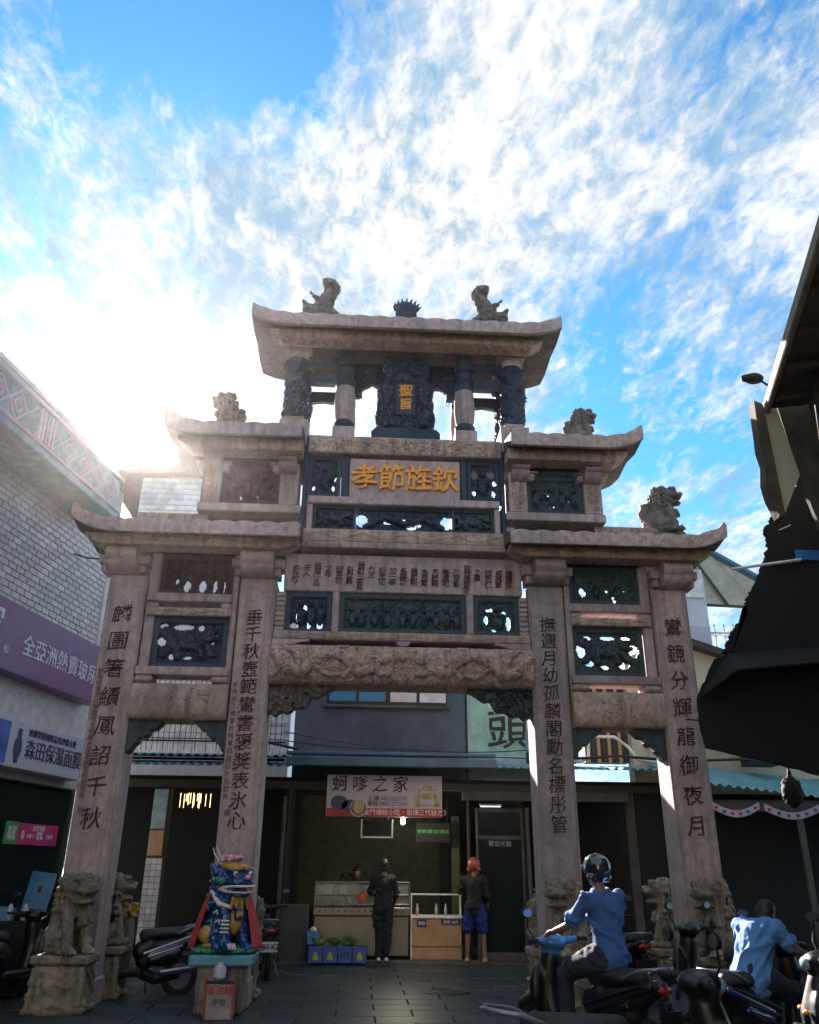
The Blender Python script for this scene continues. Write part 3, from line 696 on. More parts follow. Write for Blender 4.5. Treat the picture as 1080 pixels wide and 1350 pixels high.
# ================================================================== left-hand shop building
M['tile'] = plain('pale_wall_tile', (.56, .55, .57), .35, var=.12, sc=4, bs=.05, dirt=(.42, .40, .40))
M['grout'] = plain('tile_grout', (.36, .35, .37), .9)
M['white_panel'] = plain('white_fascia_panel', (.5, .5, .52), .4, bs=.05)
M['concrete'] = plain('old_concrete', (.07, .075, .07), .85, var=.3, sc=3, bs=.4, dirt=(.05, .055, .05))
M['purple'] = plain('purple_sign_vinyl', (.17, .06, .20), .35, bs=0, var=.1)
M['sign_white'] = plain('white_sign_film', (.46, .47, .56), .4, bs=0, var=.05)
M['navy'] = plain('navy_print', (.02, .03, .10), .4, bs=0)
M['blueprint'] = plain('blue_print', (.03, .10, .38), .4, bs=0, var=.5, sc=4)
M['lilac'] = plain('pale_lettering', (.70, .68, .85), .4, bs=0)
M['pink'] = plain('magenta_print', (.48, .03, .16), .5, bs=0)
M['greenp'] = plain('green_print', (.06, .32, .08), .5, bs=0)
M['whitep'] = plain('white_lettering', (.8, .8, .8), .5, bs=0, var=.02)
M['teal_trim'] = plain('teal_painted_metal', (.30, .42, .46), .5, bs=.1, dirt=(.20, .31, .34))
M['shopglass'] = glass('dark_shop_glass', (.012, .02, .02), .15, .85)
M['blueglass'] = glass('blue_window_glass', (.06, .22, .40), .06, .9)
BQ, BR = (-5.68, .8, 0), R(79)
B = thing('shop_building', 'pale tiled shop building on the left with patterned balcony parapet and flat roof', 'building', BQ, rz=BR)
def lb(name, *a, par=None, c=.012): return box(name, *a, par or B, c)
w_ = lb('wall', -22, 2.3, 0.03, .3, 2.75, 8.2, 'grout'); 
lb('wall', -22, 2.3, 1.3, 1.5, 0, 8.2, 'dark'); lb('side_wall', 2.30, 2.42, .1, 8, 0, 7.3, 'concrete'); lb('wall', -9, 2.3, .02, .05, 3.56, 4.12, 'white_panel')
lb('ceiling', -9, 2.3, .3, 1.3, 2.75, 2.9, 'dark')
tm = box('wall_tile', 0, .192, .002, .03, 0, .084, 'tile', w_, .005); td = tm.data; first = True; rest = MB()
for r in range(20):
    for c in range(74):
        x = -13.45+c*.21+(r % 2)*.105
        if x > 2.03: continue
        if x > -2.2 and r < 14:
            if first: o = tm; first = False
            else: o = bpy.data.objects.new('wall_tile', td); COL.objects.link(o); o.parent = w_
            o.location = (x, random.uniform(-.004, .002), 5.15+r*.0975)
        else: rest.box(x, x+.192, .0, .03, 5.15+r*.0975, 5.234+r*.0975, .003)
tag(rest.build('wall_tile_course', 'tile', w_), kind='stuff')
lb('end_pillar', 2.06, 2.29, -.02, .03, 5.15, 7.1, 'white_panel')
lb('side_window', 2.43, 2.75, .02, .10, 5.55, 6.45, 'blueglass'); lb('window_frame', 2.425, 2.80, .10, .2, 5.4, 6.55, 'concrete')
# balcony parapet over a soffit
bal = lb('balcony', -7, .88, -.70, .02, 7.02, 7.14, 'teal_trim')
lb('parapet', -7, .86, -.66, -.56, 7.145, 7.72, 'teal_trim', par=bal); lb('coping', -7, .90, -.72, -.50, 7.725, 7.80, 'tile', par=bal); lb('coping', -7, .90, -.72, -.52, 7.145, 7.20, 'tile', par=bal)
for k in range(9):
    x = .70-k*.46
    m = MB()
    for (a, b, c, d) in ((0, 7.22, .22, 7.45), (.22, 7.45, 0, 7.68), (0, 7.22, -.22, 7.45), (-.22, 7.45, 0, 7.68), (0, 7.33, .11, 7.45), (.11, 7.45, 0, 7.57), (0, 7.33, -.11, 7.45), (-.11, 7.45, 0, 7.57)):
        m.tube([(x-.18+a, -.675, b), (x-.18+c, -.675, d)], .018, 5)
    m.build('parapet_ornament', 'tile', bal)
for k in range(5): lb('parapet_pier', -1.72+k*.09, -1.66+k*.09, -.70, -.675, 7.21, 7.71, 'tile', par=bal)
rf = lb('roof', -7, 1.76, .62, 4, 8.86, 9.02, 'teal_trim'); lb('roof_edge', -7, 1.80, .57, 4, 9.025, 9.12, 'white_panel', par=rf); lb('upper_wall', -7, 1.55, 1.0, 1.1, 7.1, 8.855, 'tile')
for x in (-6.8, -5.3, -3.8, -2.2, -.6): lb('pier', x, x+.3, .02, .26, 0, 2.745, 'concrete')
for a, b in ((-1.88, -.62), (-.28, 2.28)):
    wn = lb('shop_window', a, b, .10, .12, .25, 2.70, 'shopglass'); lb('window_frame', a, b, .06, .10, .0, .25, 'black', par=wn); lb('window_frame', a, a+.05, .05, .15, .25, 2.7, 'chrome', par=wn); lb('window_frame', b-.05, b, .05, .15, .25, 2.7, 'black', par=wn)
for z in (.7, 1.2, 1.7, 2.2):
    s_ = lb('display_shelf', -1.8, 2.2, .8, 1.1, z, z+.03, 'darkwood')
sgn = thing('shop_sign', 'long purple shop sign with white Chinese lettering above the white sign board', 'sign', BQ, rz=BR)
MB().box(-7, 2.0, -.25, .0, 4.10, 5.07).build('sign_box', 'purple', sgn)
text('sign_lettering', '全亞洲熱賣玻尿酸', .33, (-.42, -.256, 4.53), 'lilac', sgn, al='LEFT', off=.0, sx=.98)
text('sign_lettering', '森 家', .62, (-2.35, -.256, 4.62), 'lilac', sgn, al='LEFT', off=.006); text('sign_lettering', '®', .16, (-.78, -.256, 4.38), 'lilac', sgn)
sg2 = thing('shop_sign', 'white sign board with navy Chinese lettering and a bottle picture under the purple sign', 'sign', BQ, rz=BR)
MB().box(-7, 1.9, -.25, .02, 2.86, 3.52).build('sign_box', 'sign_white', sg2)
text('sign_lettering', '森田保濕面膜', .295, (.14, -.256, 3.13), 'navy', sg2, al='LEFT', off=.0006, sx=.92); text('sign_lettering', '連續榮獲國際品質評鑑大獎', .115, (.16, -.256, 3.37), 'navy', sg2, al='LEFT', off=.0)
box('sign_picture', -1.6, -.30, -.256, -.251, 2.90, 3.46, 'blueprint', sg2, 0.001)
MB().lathe([(.05, 2.93), (.05, 3.00), (.085, 3.05), (.10, 3.14), (.085, 3.23), (.05, 3.28), (.05, 3.40)], 16, (-.05, 0, 0), mat=Matrix.Translation((0, -.2575, 0)) @ Matrix.Diagonal((1, .06, 1, 1))).build('bottle_picture', 'navy', sg2, 'auto')
text('sign_lettering', '面膜', .2, (-.75, -.26, 3.2), 'sign_white', sg2, off=.004)
st = thing('window_sticker', 'green and magenta advertising sticker on the dark shop glass at the left', 'sticker', BQ, rz=BR)
MB().box(.57, .90, .085, .097, 1.88, 2.19, .001).build('green_panel', 'greenp', st); MB().box(.905, 2.02, .085, .097, 1.88, 2.18, .001).build('magenta_panel', 'pink', st)
text('lettering', '會員\n獨區', .115, (.735, .08, 2.03), 'whitep', st, line=.8, ex=.001); text('lettering', '貼準免費', .085, (1.45, .08, 2.11), 'whitep', st, ex=.001, off=.001)
text('lettering', '0', .17, (1.03, .08, 2.01), 'whitep', st, ex=.001, off=.004); text('lettering', '元刷卡', .07, (1.24, .08, 2.0), 'whitep', st, ex=.001); text('lettering', '0%', .16, (1.50, .08, 2.01), 'whitep', st, ex=.001, off=.003); text('lettering', '手續費', .07, (1.78, .08, 2.0), 'whitep', st, ex=.001)

# ================================================================== the shop behind the arch
M['corr'] = plain('corrugated_blue_sheet', (.03, .10, .17), .5, .0, var=.3, sc=3, dirt=(.03, .07, .09))
M['corr_teal'] = plain('corrugated_teal_sheet', (.10, .30, .35), .5, var=.25, sc=3, dirt=(.08, .2, .22))
M['wallblue'] = plain('stained_render_wall', (.07, .085, .12), .85, var=.2, sc=2, bs=.3, dirt=(.03, .04, .055))
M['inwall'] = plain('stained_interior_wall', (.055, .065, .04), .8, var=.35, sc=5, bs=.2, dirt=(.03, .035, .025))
M['steel'] = plain('stainless_steel', (.20, .19, .16), .35, .7, var=.15, bs=.05)
M['wood'] = plain('varnished_plywood', (.44, .27, .14), .45, var=.2, sc=4, bs=.1)
M['redp'] = plain('red_print', (.42, .03, .03), .5, bs=0)
M['yellow'] = plain('ochre_print', (.45, .38, .18), .5, bs=0, var=.4, sc=8)
M['cyan'] = plain('pale_cyan_print', (.26, .50, .42), .5, bs=0, var=.25, sc=3, dirt=(.10, .30, .36))
M['bluebox'] = plain('blue_carton', (.06, .12, .38), .6, bs=0, var=.2)
M['pear'] = plain('pear_green_print', (.35, .50, .06), .6, bs=0)
def corr(name, x0, x1, y0, y1, z0, z1, mat, par, pitch=.16, amp=.022, zx=0.):
    nx = int((x1-x0)/pitch*6); vs = []; fs = []
    for j, (y, z) in enumerate(((y0, z0), (y1, z1))):
        for t in (0, -.008):
            for i in range(nx+1):
                x = x0+(x1-x0)*i/nx; vs.append((x, y, z+t+amp*math.sin(2*math.pi*(x-x0)/pitch)+zx*(x-x0)))
    n = nx+1
    for i in range(nx): fs += [(i, i+1, 2*n+i+1, 2*n+i), (n+i, 3*n+i, 3*n+i+1, n+i+1), (i, n+i, n+i+1, i+1)]
    return MB().add(vs, fs).build(name, mat, par, 'auto')
S = thing('snack_shop', 'dark single storey snack shop behind the arch with corrugated eaves and grey upper wall', 'building', (0, 5, 0), world=True)
def sb(name, *a, par=None, c=.012): return box(name, *a, par or S, c)
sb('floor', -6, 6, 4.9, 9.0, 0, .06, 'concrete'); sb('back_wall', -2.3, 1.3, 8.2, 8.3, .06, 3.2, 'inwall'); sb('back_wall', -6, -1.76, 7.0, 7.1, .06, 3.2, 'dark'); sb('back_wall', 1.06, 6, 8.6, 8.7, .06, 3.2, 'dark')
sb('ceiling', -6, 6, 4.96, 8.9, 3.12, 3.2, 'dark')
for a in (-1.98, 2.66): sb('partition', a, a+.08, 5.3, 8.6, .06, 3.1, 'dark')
sb('beam', -6, 6, 4.80, 4.95, 2.98, 3.118, 'darkwood'); sb('lintel', 1.4, 4.6, 4.66, 4.76, 2.80, 2.97, 'concrete')
for x0, x1, y, z1, m in ((-1.99, -1.93, 4.95, 2.85, 'concrete'), (2.66, 2.72, 4.95, 2.7, 'concrete'), (4.62, 4.78, 4.95, 2.98, 'concrete'), (2.80, 2.84, 4.95, 2.7, 'concrete'), (1.35, 1.52, 6.2, 2.6, 'inwall'), (1.60, 1.66, 5.6, 2.9, 'darkwood')):
    sb('pillar', x0, x1, y, y+.08, .06, z1, m)
tp = sb('tiled_pillar', -4.44, -4.13, 5.0, 5.3, .0, 2.98, 'concrete')
for r in range(16):
    for c in range(3): box('wall_tile', -4.432+c*.101, -4.338+c*.101, 4.985, 5.0, .08+r*.104, .176+r*.104, 'tile', tp, .004)
box('notice_board', -4.42, -4.16, 4.97, 4.999, 1.78, 2.22, 'wood', tp); box('pillar_face', -4.42, -4.16, 4.97, 4.999, 2.24, 2.95, 'teal_trim', tp)
corr('eave_roof', -5.2, -1.75, 3.95, 6.4, 3.30, 3.62, 'corr_teal', S); corr('eave_roof', -1.75, 1.9, 3.95, 6.4, 3.36, 3.70, 'corr', S); corr('eave_roof', 1.9, 5.1, 3.9, 6.4, 3.33, 3.66, 'corr_teal', S)
corr('eave_roof', -5.2, -1.75, 4.2, 6.4, 3.50, 3.74, 'corr', S); sb('gutter', -1.9, 1.95, 3.86, 3.96, 3.30, 3.46, 'corr'); sb('gutter', -1.9, 1.95, 3.9, 4.1, 3.50, 3.56, 'corr')
uw = sb('upper_wall', -1.98, 1.72, 6.4, 6.6, 3.3, 5.9, 'wallblue'); sb('wall_edge', 1.725, 1.82, 6.36, 6.6, 3.3, 5.9, 'concrete')
wi = sb('strip_window', -1.30, 1.30, 6.33, 6.40, 4.86, 5.36, 'black', par=uw)
for k, x in enumerate((-1.26, -.62, .06, .70)):
    box('window_pane', x, x+.57, 6.315, 6.329, 4.92, 5.32, 'blueglass' if k < 2 else 'paneb', wi) if False else MB().box(x, x+.57, 6.315, 6.329, 4.92, 5.32).build('window_pane', 'blueglass' if k < 2 else 'tile', wi)
sb('window_sill', -1.38, 1.36, 6.28, 6.40, 4.78, 4.85, 'concrete', par=uw)
# fittings in front of and inside the shop
bn = thing('shop_sign', 'white and red shop sign with brush lettering and phone numbers hanging under the eaves', 'sign', (0, 4.6, 2.85), world=True)
MB().box(-1.16, 1.01, 4.60, 4.66, 2.48, 3.22).build('sign_box', 'sign_white', bn); box('red_strip', -1.155, 1.005, 4.592, 4.598, 2.485, 2.63, 'redp', bn, .001)
for k, ch in enumerate('蚵嗲之家'): text('brush_lettering', ch, .31, (-.92+k*.38, 4.59, 3.04), 'ink_k' if 'ink_k' in M else 'black', bn, ex=.002, off=.002)
for k, q in enumerate(('訂購:082-322210', '專線:0982-213340')): text('phone_number', q, .10, (-.02, 4.592, 2.80-k*.095), 'ink', bn, ex=.001, off=.0)
text('red_strip_lettering', '《金門傳統小吃・祖傳三代秘方》', .115, (.28, 4.589, 2.555), 'whitep', bn, ex=.001, off=.0)
m = MB()
for (x, z, a) in ((-.92, 2.72, .16), (-.72, 2.66, .15), (-.55, 2.62, .13)): m.lathe([(a, 0), (a, .006)], 20, mat=Matrix.Translation((x, 4.594, z)) @ Matrix.Diagonal((1, 1, .8, 1)) @ Matrix.Rotation(R(90), 4, 'X'))
m.build('food_picture', 'navy', bn); MB().torus((-.56, 4.588, 2.63), .15, .012, 'y').build('plate_rim', 'sign_white', bn)
MB().lathe([(.11, 0), (.11, .006)], 20, mat=Matrix.Translation((-.56, 4.586, 2.64)) @ Matrix.Rotation(R(90), 4, 'X')).build('food_picture', 'yellow', bn)
m = MB()
for (x0, x1, z0, z1) in ((.48, .56, 2.66, 2.82), (.90, .97, 2.66, 2.82), (.45, .60, 2.83, 2.86), (.58, .92, 2.68, 2.71), (.56, .60, 2.66, 2.95), (.86, .90, 2.66, 2.95), (.62, .85, 2.80, 2.90), (.54, .93, 2.96, 2.99), (.64, .82, 3.0, 3.05), (.86, 1.0, 2.83, 2.86)): m.box(x0, x1, 4.592, 4.598, z0, z1, .001)
m.build('archway_picture', 'yellow', bn)
lamp = thing('light_bulb', 'lit white bulb hanging below the shop sign', 'lamp', (.29, 4.9, 2.42))
MB().lathe([(.005, .07), (.03, .05), (.045, 0), (.03, -.045), (.004, -.055)], 14).build('bulb', emis('bulb_glow', (1, .93, .8), 9), lamp, True); MB().lathe([(.02, .07), (.02, .14), (.006, .15), (.006, .70)], 8).build('lamp_cord', 'black', lamp)
pl = bpy.data.lights.new('bulb_light', 'POINT'); pl.energy = 6.5; pl.color = (1, .86, .62); pl.shadow_soft_size = .06
po = bpy.data.objects.new('bulb_light', pl); COL.objects.link(po); po.location = (.29, 5.05, 2.33)
fr = thing('framed_panel', 'white framed panel hanging under the left half of the shop sign', 'panel', (-.2, 4.85, 2.3), world=True)
MB().box(-.47, .07, 4.85, 4.88, 2.18, 2.42).build('panel_face', 'dark', fr)
for a in ((-.50, -.475, 2.15, 2.45), (.075, .10, 2.15, 2.45), (-.50, .10, 2.12, 2.148)): box('panel_frame', a[0], a[1], 4.84, 4.88, a[2], a[3], 'white', fr, .004)
MB().tube([(-.4, 4.86, 2.42), (-.4, 4.86, 3.1)], .008).tube([(0, 4.86, 2.42), (0, 4.86, 3.1)], .008).build('hanger', 'black', fr)
ct = thing('food_counter', 'stainless steel food counter with glass display shelves inside the shop', 'counter', (-.4, 5.5, .06), world=True)
MB().box(-1.32, .45, 5.42, 6.1, .12, .78).build('cabinet', 'steel', ct); MB().box(-1.34, .47, 5.38, 6.12, .785, .93).build('worktop', 'steel', ct)
for k in range(14): MB().lathe([(.018, 0), (.018, .01)], 10, mat=Matrix.Translation((-1.22+k*.12, 5.382, .86)) @ Matrix.Rotation(R(90), 4, 'X')).build('vent_hole', 'black', ct)
for z in (.96, 1.12, 1.34): MB().box(-1.34, .47, 5.42, 5.47, z, z+.03).build('shelf_rail', 'steel', ct)
MB().box(-1.32, .45, 5.47, 5.95, 1.12, 1.14).build('shelf', 'steel', ct)
for x in (-1.33, .44): MB().box(x, x+.025, 5.42, 5.47, .93, 1.36, .004).build('post', 'steel', ct)
MB().box(-1.30, .43, 5.438, 5.446, .99, 1.335, .001).build('glass_front', glass('case_glass', (.7, .8, .8), .03, .12), ct)
c2 = thing('drinks_counter', 'plywood fronted counter with a glass case beside the steel food counter', 'counter', (.95, 5.4, .06), world=True)
MB().box(.50, 1.44, 5.40, 6.0, .28, .74).build('front_panel', 'wood', c2); MB().box(.50, 1.44, 5.41, 6.0, .06, .275).build('lower_panel', 'wood', c2); MB().box(.48, 1.46, 5.38, 6.0, .745, .79).build('worktop', 'white', c2)
MB().box(.48, .505, 5.37, 5.42, .06, 1.18, .004).build('post', 'white', c2); MB().box(.48, 1.46, 5.40, 5.44, 1.14, 1.17).build('case_rail', 'white', c2); MB().box(1.40, 1.44, 5.40, 5.44, .79, 1.14).build('post', 'white', c2)
box('price_card', .60, .78, 5.392, 5.398, .60, .73, 'navy', c2, .001); box('price_card', 1.05, 1.42, 5.392, 5.398, .64, .73, 'navy', c2, .001); text('card_lettering', '價目', .07, (.69, 5.39, .665), 'whitep', c2, ex=.001); text('card_lettering', '蚵嗲 30元', .065, (1.235, 5.39, .685), 'whitep', c2, ex=.001)
for x in (.62, .98, 1.16): tag(MB().lathe([(.02, .795), (.03, .80), (.03, .90), (.014, .95), (.014, .99)], 10, (x, 5.6, 0)).build('bottle', 'sign_white', None, True), {.62: 'white bottle at the left end inside the glass drinks case', .98: 'white bottle in the middle of the glass drinks case', 1.16: 'white bottle at the right end inside the glass drinks case'}[x], 'bottle', 'bottles in the drinks case')
for k, (x_, r_, h_, la) in enumerate(((-1.12, .11, .16, 'steel pot at the left end of the food counter shelf'), (-.82, .09, .12, 'smaller steel pot beside the left pot on the counter shelf'), (.22, .12, .10, 'shallow steel pot at the right end of the counter shelf'))):
    p_ = thing('cooking_pot', la, 'pot', (x_, 5.72, 1.141), 'pots on the food counter'); MB().lathe([(r_*.92, 0), (r_, .02), (r_, h_), (r_*1.06, h_+.008), (r_*.9, h_+.02), (.02, h_+.04)], 18).build('pot_body', 'steel', p_, 'auto'); MB().torus((0, 0, h_+.05), .02, .008, 'y', 10, 5).build('lid_knob', 'black', p_)
for k in range(5):
    p_ = thing('fritter_tray', ['first tray of fritters from the left on the worktop', 'second tray of fritters from the left on the worktop', 'middle tray of fritters on the worktop', 'fourth tray of fritters from the left on the worktop', 'tray of fritters at the right end of the worktop'][k], 'tray', (-1.15+k*.34, 5.75, .931), 'trays on the food counter'); MB().box(-.14, .14, -.12, .12, 0, .03).build('tray_body', 'steel', p_)
    link('fritter_pile', blob('fritters', [('e', (random.uniform(-.1, .1), random.uniform(-.08, .08), .045+random.uniform(0, .03)), (.035, .03, .018)) for _ in range(14)], .01, 0), 'wood', p_)
rd = thing('red_diamond_paper', 'small red diamond paper with a gold Chinese character on the steel counter glass', 'paper decoration', (-.42, 5.36, 1.10))
MB().prism([(-.11, 0), (0, -.11), (.11, 0), (0, .11)], -.004, .004, 'y').build('paper', 'redp', rd); text('character', '福', .10, (0, -.006, 0), 'gold', rd, ex=.001)
for k in range(4):
    b = thing('fruit_carton', ['blue pear carton at the left end of the row below the counter', 'blue pear carton second from the left in the row', 'plain blue carton without a pear, third in the row', 'blue pear carton at the right end of the row, nearest the dark customer'][k], 'carton', (-1.24+k*.26, 4.85, .061), 'cartons on the floor before the counter')
    MB().box(-.122, .122, -.1, .1, 0, .26).build('carton_body', 'bluebox', b)
    if k != 2: MB().lathe([(.0, -.085), (.05, -.07), (.06, -.04), (.035, .0), (.02, .04), (0, .05)], 12, mat=Matrix.Translation((0, -.103, .13)) @ Matrix.Diagonal((1, .08, 1, 1))).build('pear_picture', 'pear', b, True)
    else: text('carton_lettering', '金門', .09, (0, -.105, .13), 'navy', b, ex=.001)
for k in range(3):
    c = blob('leafy_greens', [('e', (random.uniform(-.08, .08), random.uniform(-.05, .05), random.uniform(0, .07)), (.07, .05, .04), (random.random(), random.random(), 0)) for _ in range(7)], .015, 1, .02, 30, k)
    o = link('leafy_greens', c, plain('leaf_green', (.05, .12, .03), .7) if 'leaf' not in M else 'leaf', None); M.setdefault('leaf', c.materials[0]); o.location = (-1.2+k*.28, 4.86, .36)
    tag(o, ['bunch of leafy greens on the leftmost carton', 'bunch of leafy greens on the second carton', 'bunch of leafy greens on the plain blue carton'][k], 'vegetables')
tb = thing('blue_tub', 'small square blue plastic tub beside the counter at its left end', 'tub', (-1.30, 4.95, .35)); MB().prism([(-.09, 0), (.09, 0), (.11, .2), (-.11, .2)], -.09, .09, 'y').build('tub_body', plain('blue_plastic', (.05, .25, .6), .4, bs=0), tb)
MB().box(-.11, .11, -.11, .11, -.29, -.002).build('tub_stand', 'dark', tb); MB().lathe([(.05, .2), (.07, .23), (.03, .27), (.0, .28)], 12).build('tub_lid', 'white', tb, True)
bd = thing('standing_board', 'pale stained board leaning beside the shop entrance left of the counter', 'board', (-1.66, 5.0, 0)); MB().box(-.26, .26, -.02, .02, .0, .99).build('board_face', 'concrete', bd)
mb_ = thing('menu_board', 'dark menu board high on the wall right of the shop sign', 'menu board', (.95, 5.9, 2.3)); MB().box(-.35, .35, -.02, .02, -.22, .15).build('board_face', 'dark', mb_)
for k in range(5): text('menu_lettering', ['蚵嗲', '炸粿', '芋頭', '豆乾', '貢糖'][k], .08, (-.24+k*.12, -.026, -.02), 'greenp', mb_, ex=.001, line=.8)
MB().box(-.3, -.28, -.01, .01, .15, .85).box(.28, .3, -.01, .01, .15, .85).build('hanger', 'black', mb_)
dr = thing('shop_door', 'dark aluminium shop door with glass transom right of the counters', 'door', (2.2, 5.2, .06), world=True)
for a in ((1.72, 1.77, .06, 2.7), (2.60, 2.65, .06, 2.7), (1.77, 2.60, 2.62, 2.7), (1.77, 2.60, 2.12, 2.2), (1.77, 2.60, .06, .2)): box('door_frame', a[0], a[1], 5.2, 5.26, a[2], a[3], 'concrete', dr)
MB().box(1.775, 2.595, 5.22, 5.23, .205, 2.115).build('glass_panel', 'shopglass', dr); MB().box(1.775, 2.595, 5.22, 5.23, 2.205, 2.615).build('transom', 'shopglass', dr); text('door_lettering', '歡迎光臨', .11, (2.18, 5.195, 2.05), 'teal_trim', dr, ex=.001)
tl = thing('tube_light', 'thin pale tube light above the shop door', 'lamp', (2.0, 5.1, 2.72)); MB().tube([(-.2, 0, 0), (.2, 0, 0)], .012).build('tube', emis('tube_glow', (.85, .9, 1), .15), tl); MB().box(-.22, .22, -.02, .02, .014, .05).build('housing', 'white', tl)
ch = thing('glass_chandelier', 'glittering glass chandelier hanging in the dark room left of the arch opening', 'chandelier', (-3.85, 6, 2.85))
for k in range(16): a = k*2.4; MB().tube([(.34*math.cos(a)*(k/16+.15), .2*math.sin(a), .10), (.34*math.cos(a)*(k/16+.15), .2*math.sin(a), -.02-.16*random.random())], .006, 5).build('glass_drop', emis('amber_glow', (1, .66, .3), .55) if k == 0 else bpy.data.materials['amber_glow'], ch)
MB().tube([(-.4, 0, .115), (.4, 0, .115)], .015).tube([(0, 0, .12), (0, 0, .27)], .01).build('frame', 'black', ch)
fb = thing('fabric_banner', 'pale cyan fabric banner with large black brush lettering right of the grey wall', 'banner', (2.6, 6.0, 4.4))
MB().prism([(-.86, -.62), (.92, -.62), (.92, 1.0), (-.84, 1.0)], -.02, .02, 'y').build('banner_cloth', 'cyan', fb); text('brush_lettering', '頭', .92, (-.06, -.03, -.12), 'black', fb, ex=.003, off=.006)
MB().box(-.9, .96, -.03, .03, -1.1, -.625).box(-.9, -.86, -.03, .03, -.62, 1.0, .004).build('banner_frame', 'teal_trim', fb)
for x in (1.95, 3.45):
    pass
# left rear house with barred windows and white balcony
H = thing('tiled_house', 'tall pale tiled house behind the left bay with barred windows and white railing', 'house', (-4.2, 9, 0), world=True)
hw = box('wall', -6.4, -2.15, 7.4, 10.5, 0, 7.0, 'tile', H); box('wall', -6.7, -3.75, 8.9, 12, 7.0, 11.6, 'tile', H); rf = MB().prism([(-7.6, 11.2), (-6.9, 11.62), (-3.4, 11.9), (-2.9, 11.6), (-3.3, 11.5), (-6.8, 11.3)], 8.6, 12, 'y').build('roof', 'soffit', H)
for k in range(9): box('tile_course', -6.68, -3.76, 8.875, 8.9, 9.9+k*.16, 10.03+k*.16, 'white', H, .004)
for k in range(14): box('facade_tile', -6.38+k*.30, -6.10+k*.30, 7.375, 7.4, 3.9, 4.10, 'white', hw, .004)
for r in range(8):
    for k in range(14): box('facade_tile', -6.38+k*.30, -6.10+k*.30, 7.375, 7.4, 4.13+r*.23, 4.33+r*.23, 'white', hw, .004)
gr_ = MB()
for k in range(34): gr_.box(-6.1+k*.115, -6.086+k*.115, 6.9, 6.914, 3.9, 5.6, .002)
for z in (4.15, 4.45, 4.75, 5.1): gr_.box(-6.15, -2.2, 6.915, 6.93, z, z+.02, .002)
gr_.build('window_bars', 'black', hw)
rl = MB()
for k in range(44): rl.box(-5.3+k*.072, -5.278+k*.072, 5.98, 6.0, 3.66, 3.96, .003)
tag(thing('balcony_railing', 'white slatted balcony railing on the roof behind the left bay of the arch', 'railing', (-3.7, 6, 3.6), world=True))
rlo = bpy.data.objects['balcony_railing']; rl.build('baluster_row', 'white', rlo); box('top_rail', -5.4, -2.1, 5.97, 6.01, 3.965, 4.0, 'black', rlo); box('bottom_rail', -5.4, -2.1, 5.97, 6.01, 3.60, 3.655, 'black', rlo)
def wire(pts, label, r=.012, cat='cable', m='black'):
    P_ = [Vector(p) for p in pts]; q = []
    for a, b in zip(P_[:-1], P_[1:]):
        for k in range(10): t = k/10; v = a.lerp(b, t); v.z -= .18*math.sin(math.pi*t)*(b-a).length*.12; q.append(v)
    q.append(P_[-1]); o = MB().tube(q, r, 6).build('cable', m, None, True); tag(o, label, cat, 'cables strung behind the arch')
wire([(-4.9, 4.4, 4.55), (-1.8, 5.2, 3.75)], 'thick black cable slanting down behind the left bay', .028)
wire([(-1.95, 4.0, 3.75), (.2, 4.2, 3.66), (2.7, 4.0, 3.66)], 'thin cable running along the eaves behind the middle bay', .010)
wire([(-2.0, 4.3, 3.95), (2.6, 4.4, 3.55)], 'pale cable drooping above the blue eaves of the shop', .012, m='concrete')
wire([(-7.0, .2, 6.7), (-5.7, 2.0, 6.6), (-4.4, .05, 5.8)], 'thin cable hanging across the tiled wall at the left to the arch', .012)
wire([(2.6, 3.8, 3.5), (4.2, 3.8, 3.55), (6.4, 3.6, 3.5), (9.0, 3.6, 3.4)], 'bundle of black cable above the teal roofs on the right', .025)

# ================================================================== right-hand buildings
M['cream'] = plain('cream_render', (.50, .46, .34), .85, var=.12, sc=2, bs=.2, dirt=(.30, .28, .2))
M['palewall'] = plain('pale_blue_wall', (.55, .60, .68), .7, var=.08, sc=2)
M['canopy'] = plain('yellowed_canopy_sheet', (.40, .38, .28), .5, var=.2, sc=2, dirt=(.2, .2, .15))
M['brownwall'] = plain('mossy_old_wall', (.085, .068, .045), .9, var=.45, sc=3, bs=.6, dirt=(.03, .032, .028))
W = thing('white_house', 'pale house with a railed roof terrace behind the right end of the arch', 'house', (8, 7, 0), world=True)
box('wall', 6.1, 7.05, 5.5, 9, 0, 7.78, 'palewall', W); box('wall', 7.05, 14, 5.8, 9, 0, 5.9, 'cream', W)
MB().prism([(6.05, 7.2), (6.3, 7.5), (6.62, 7.6), (6.7, 7.85), (7.0, 7.85), (7.0, 7.2)], 5.44, 5.5, 'y').build('gable_trim', 'white', W)
box('lower_panel', 6.15, 7.04, 5.46, 5.5, 5.7, 6.6, 'bluebox', W) if False else box('lower_panel', 6.15, 7.04, 5.46, 5.5, 5.7, 6.55, 'sign_white', W)
rg = box('railing', 7.06, 9.5, 5.86, 5.9, 6.5, 6.54, 'white', W)
for k in range(11):
    x = 7.1+k*.22; MB().tube([(x, 5.88, 5.9), (x, 5.88, 6.65)], .012, 5).lathe([(0, 6.65), (.03, 6.68), (0, 6.74)], 6, (x, 5.88, 0)).build('railing_bar', 'white', rg)
    if k < 10: MB().tube([(x+.11+.11*math.cos(a), 5.88, 6.38+.10*math.sin(a)) for a in [math.pi*i/8 for i in range(9)]], .01, 5).build('railing_arch', 'white', rg)
cp = thing('canopy_roof', 'yellowed sloping canopy with a blue ridge over the roof terrace at the right', 'canopy', (7.6, 6.5, 7.2), world=True)
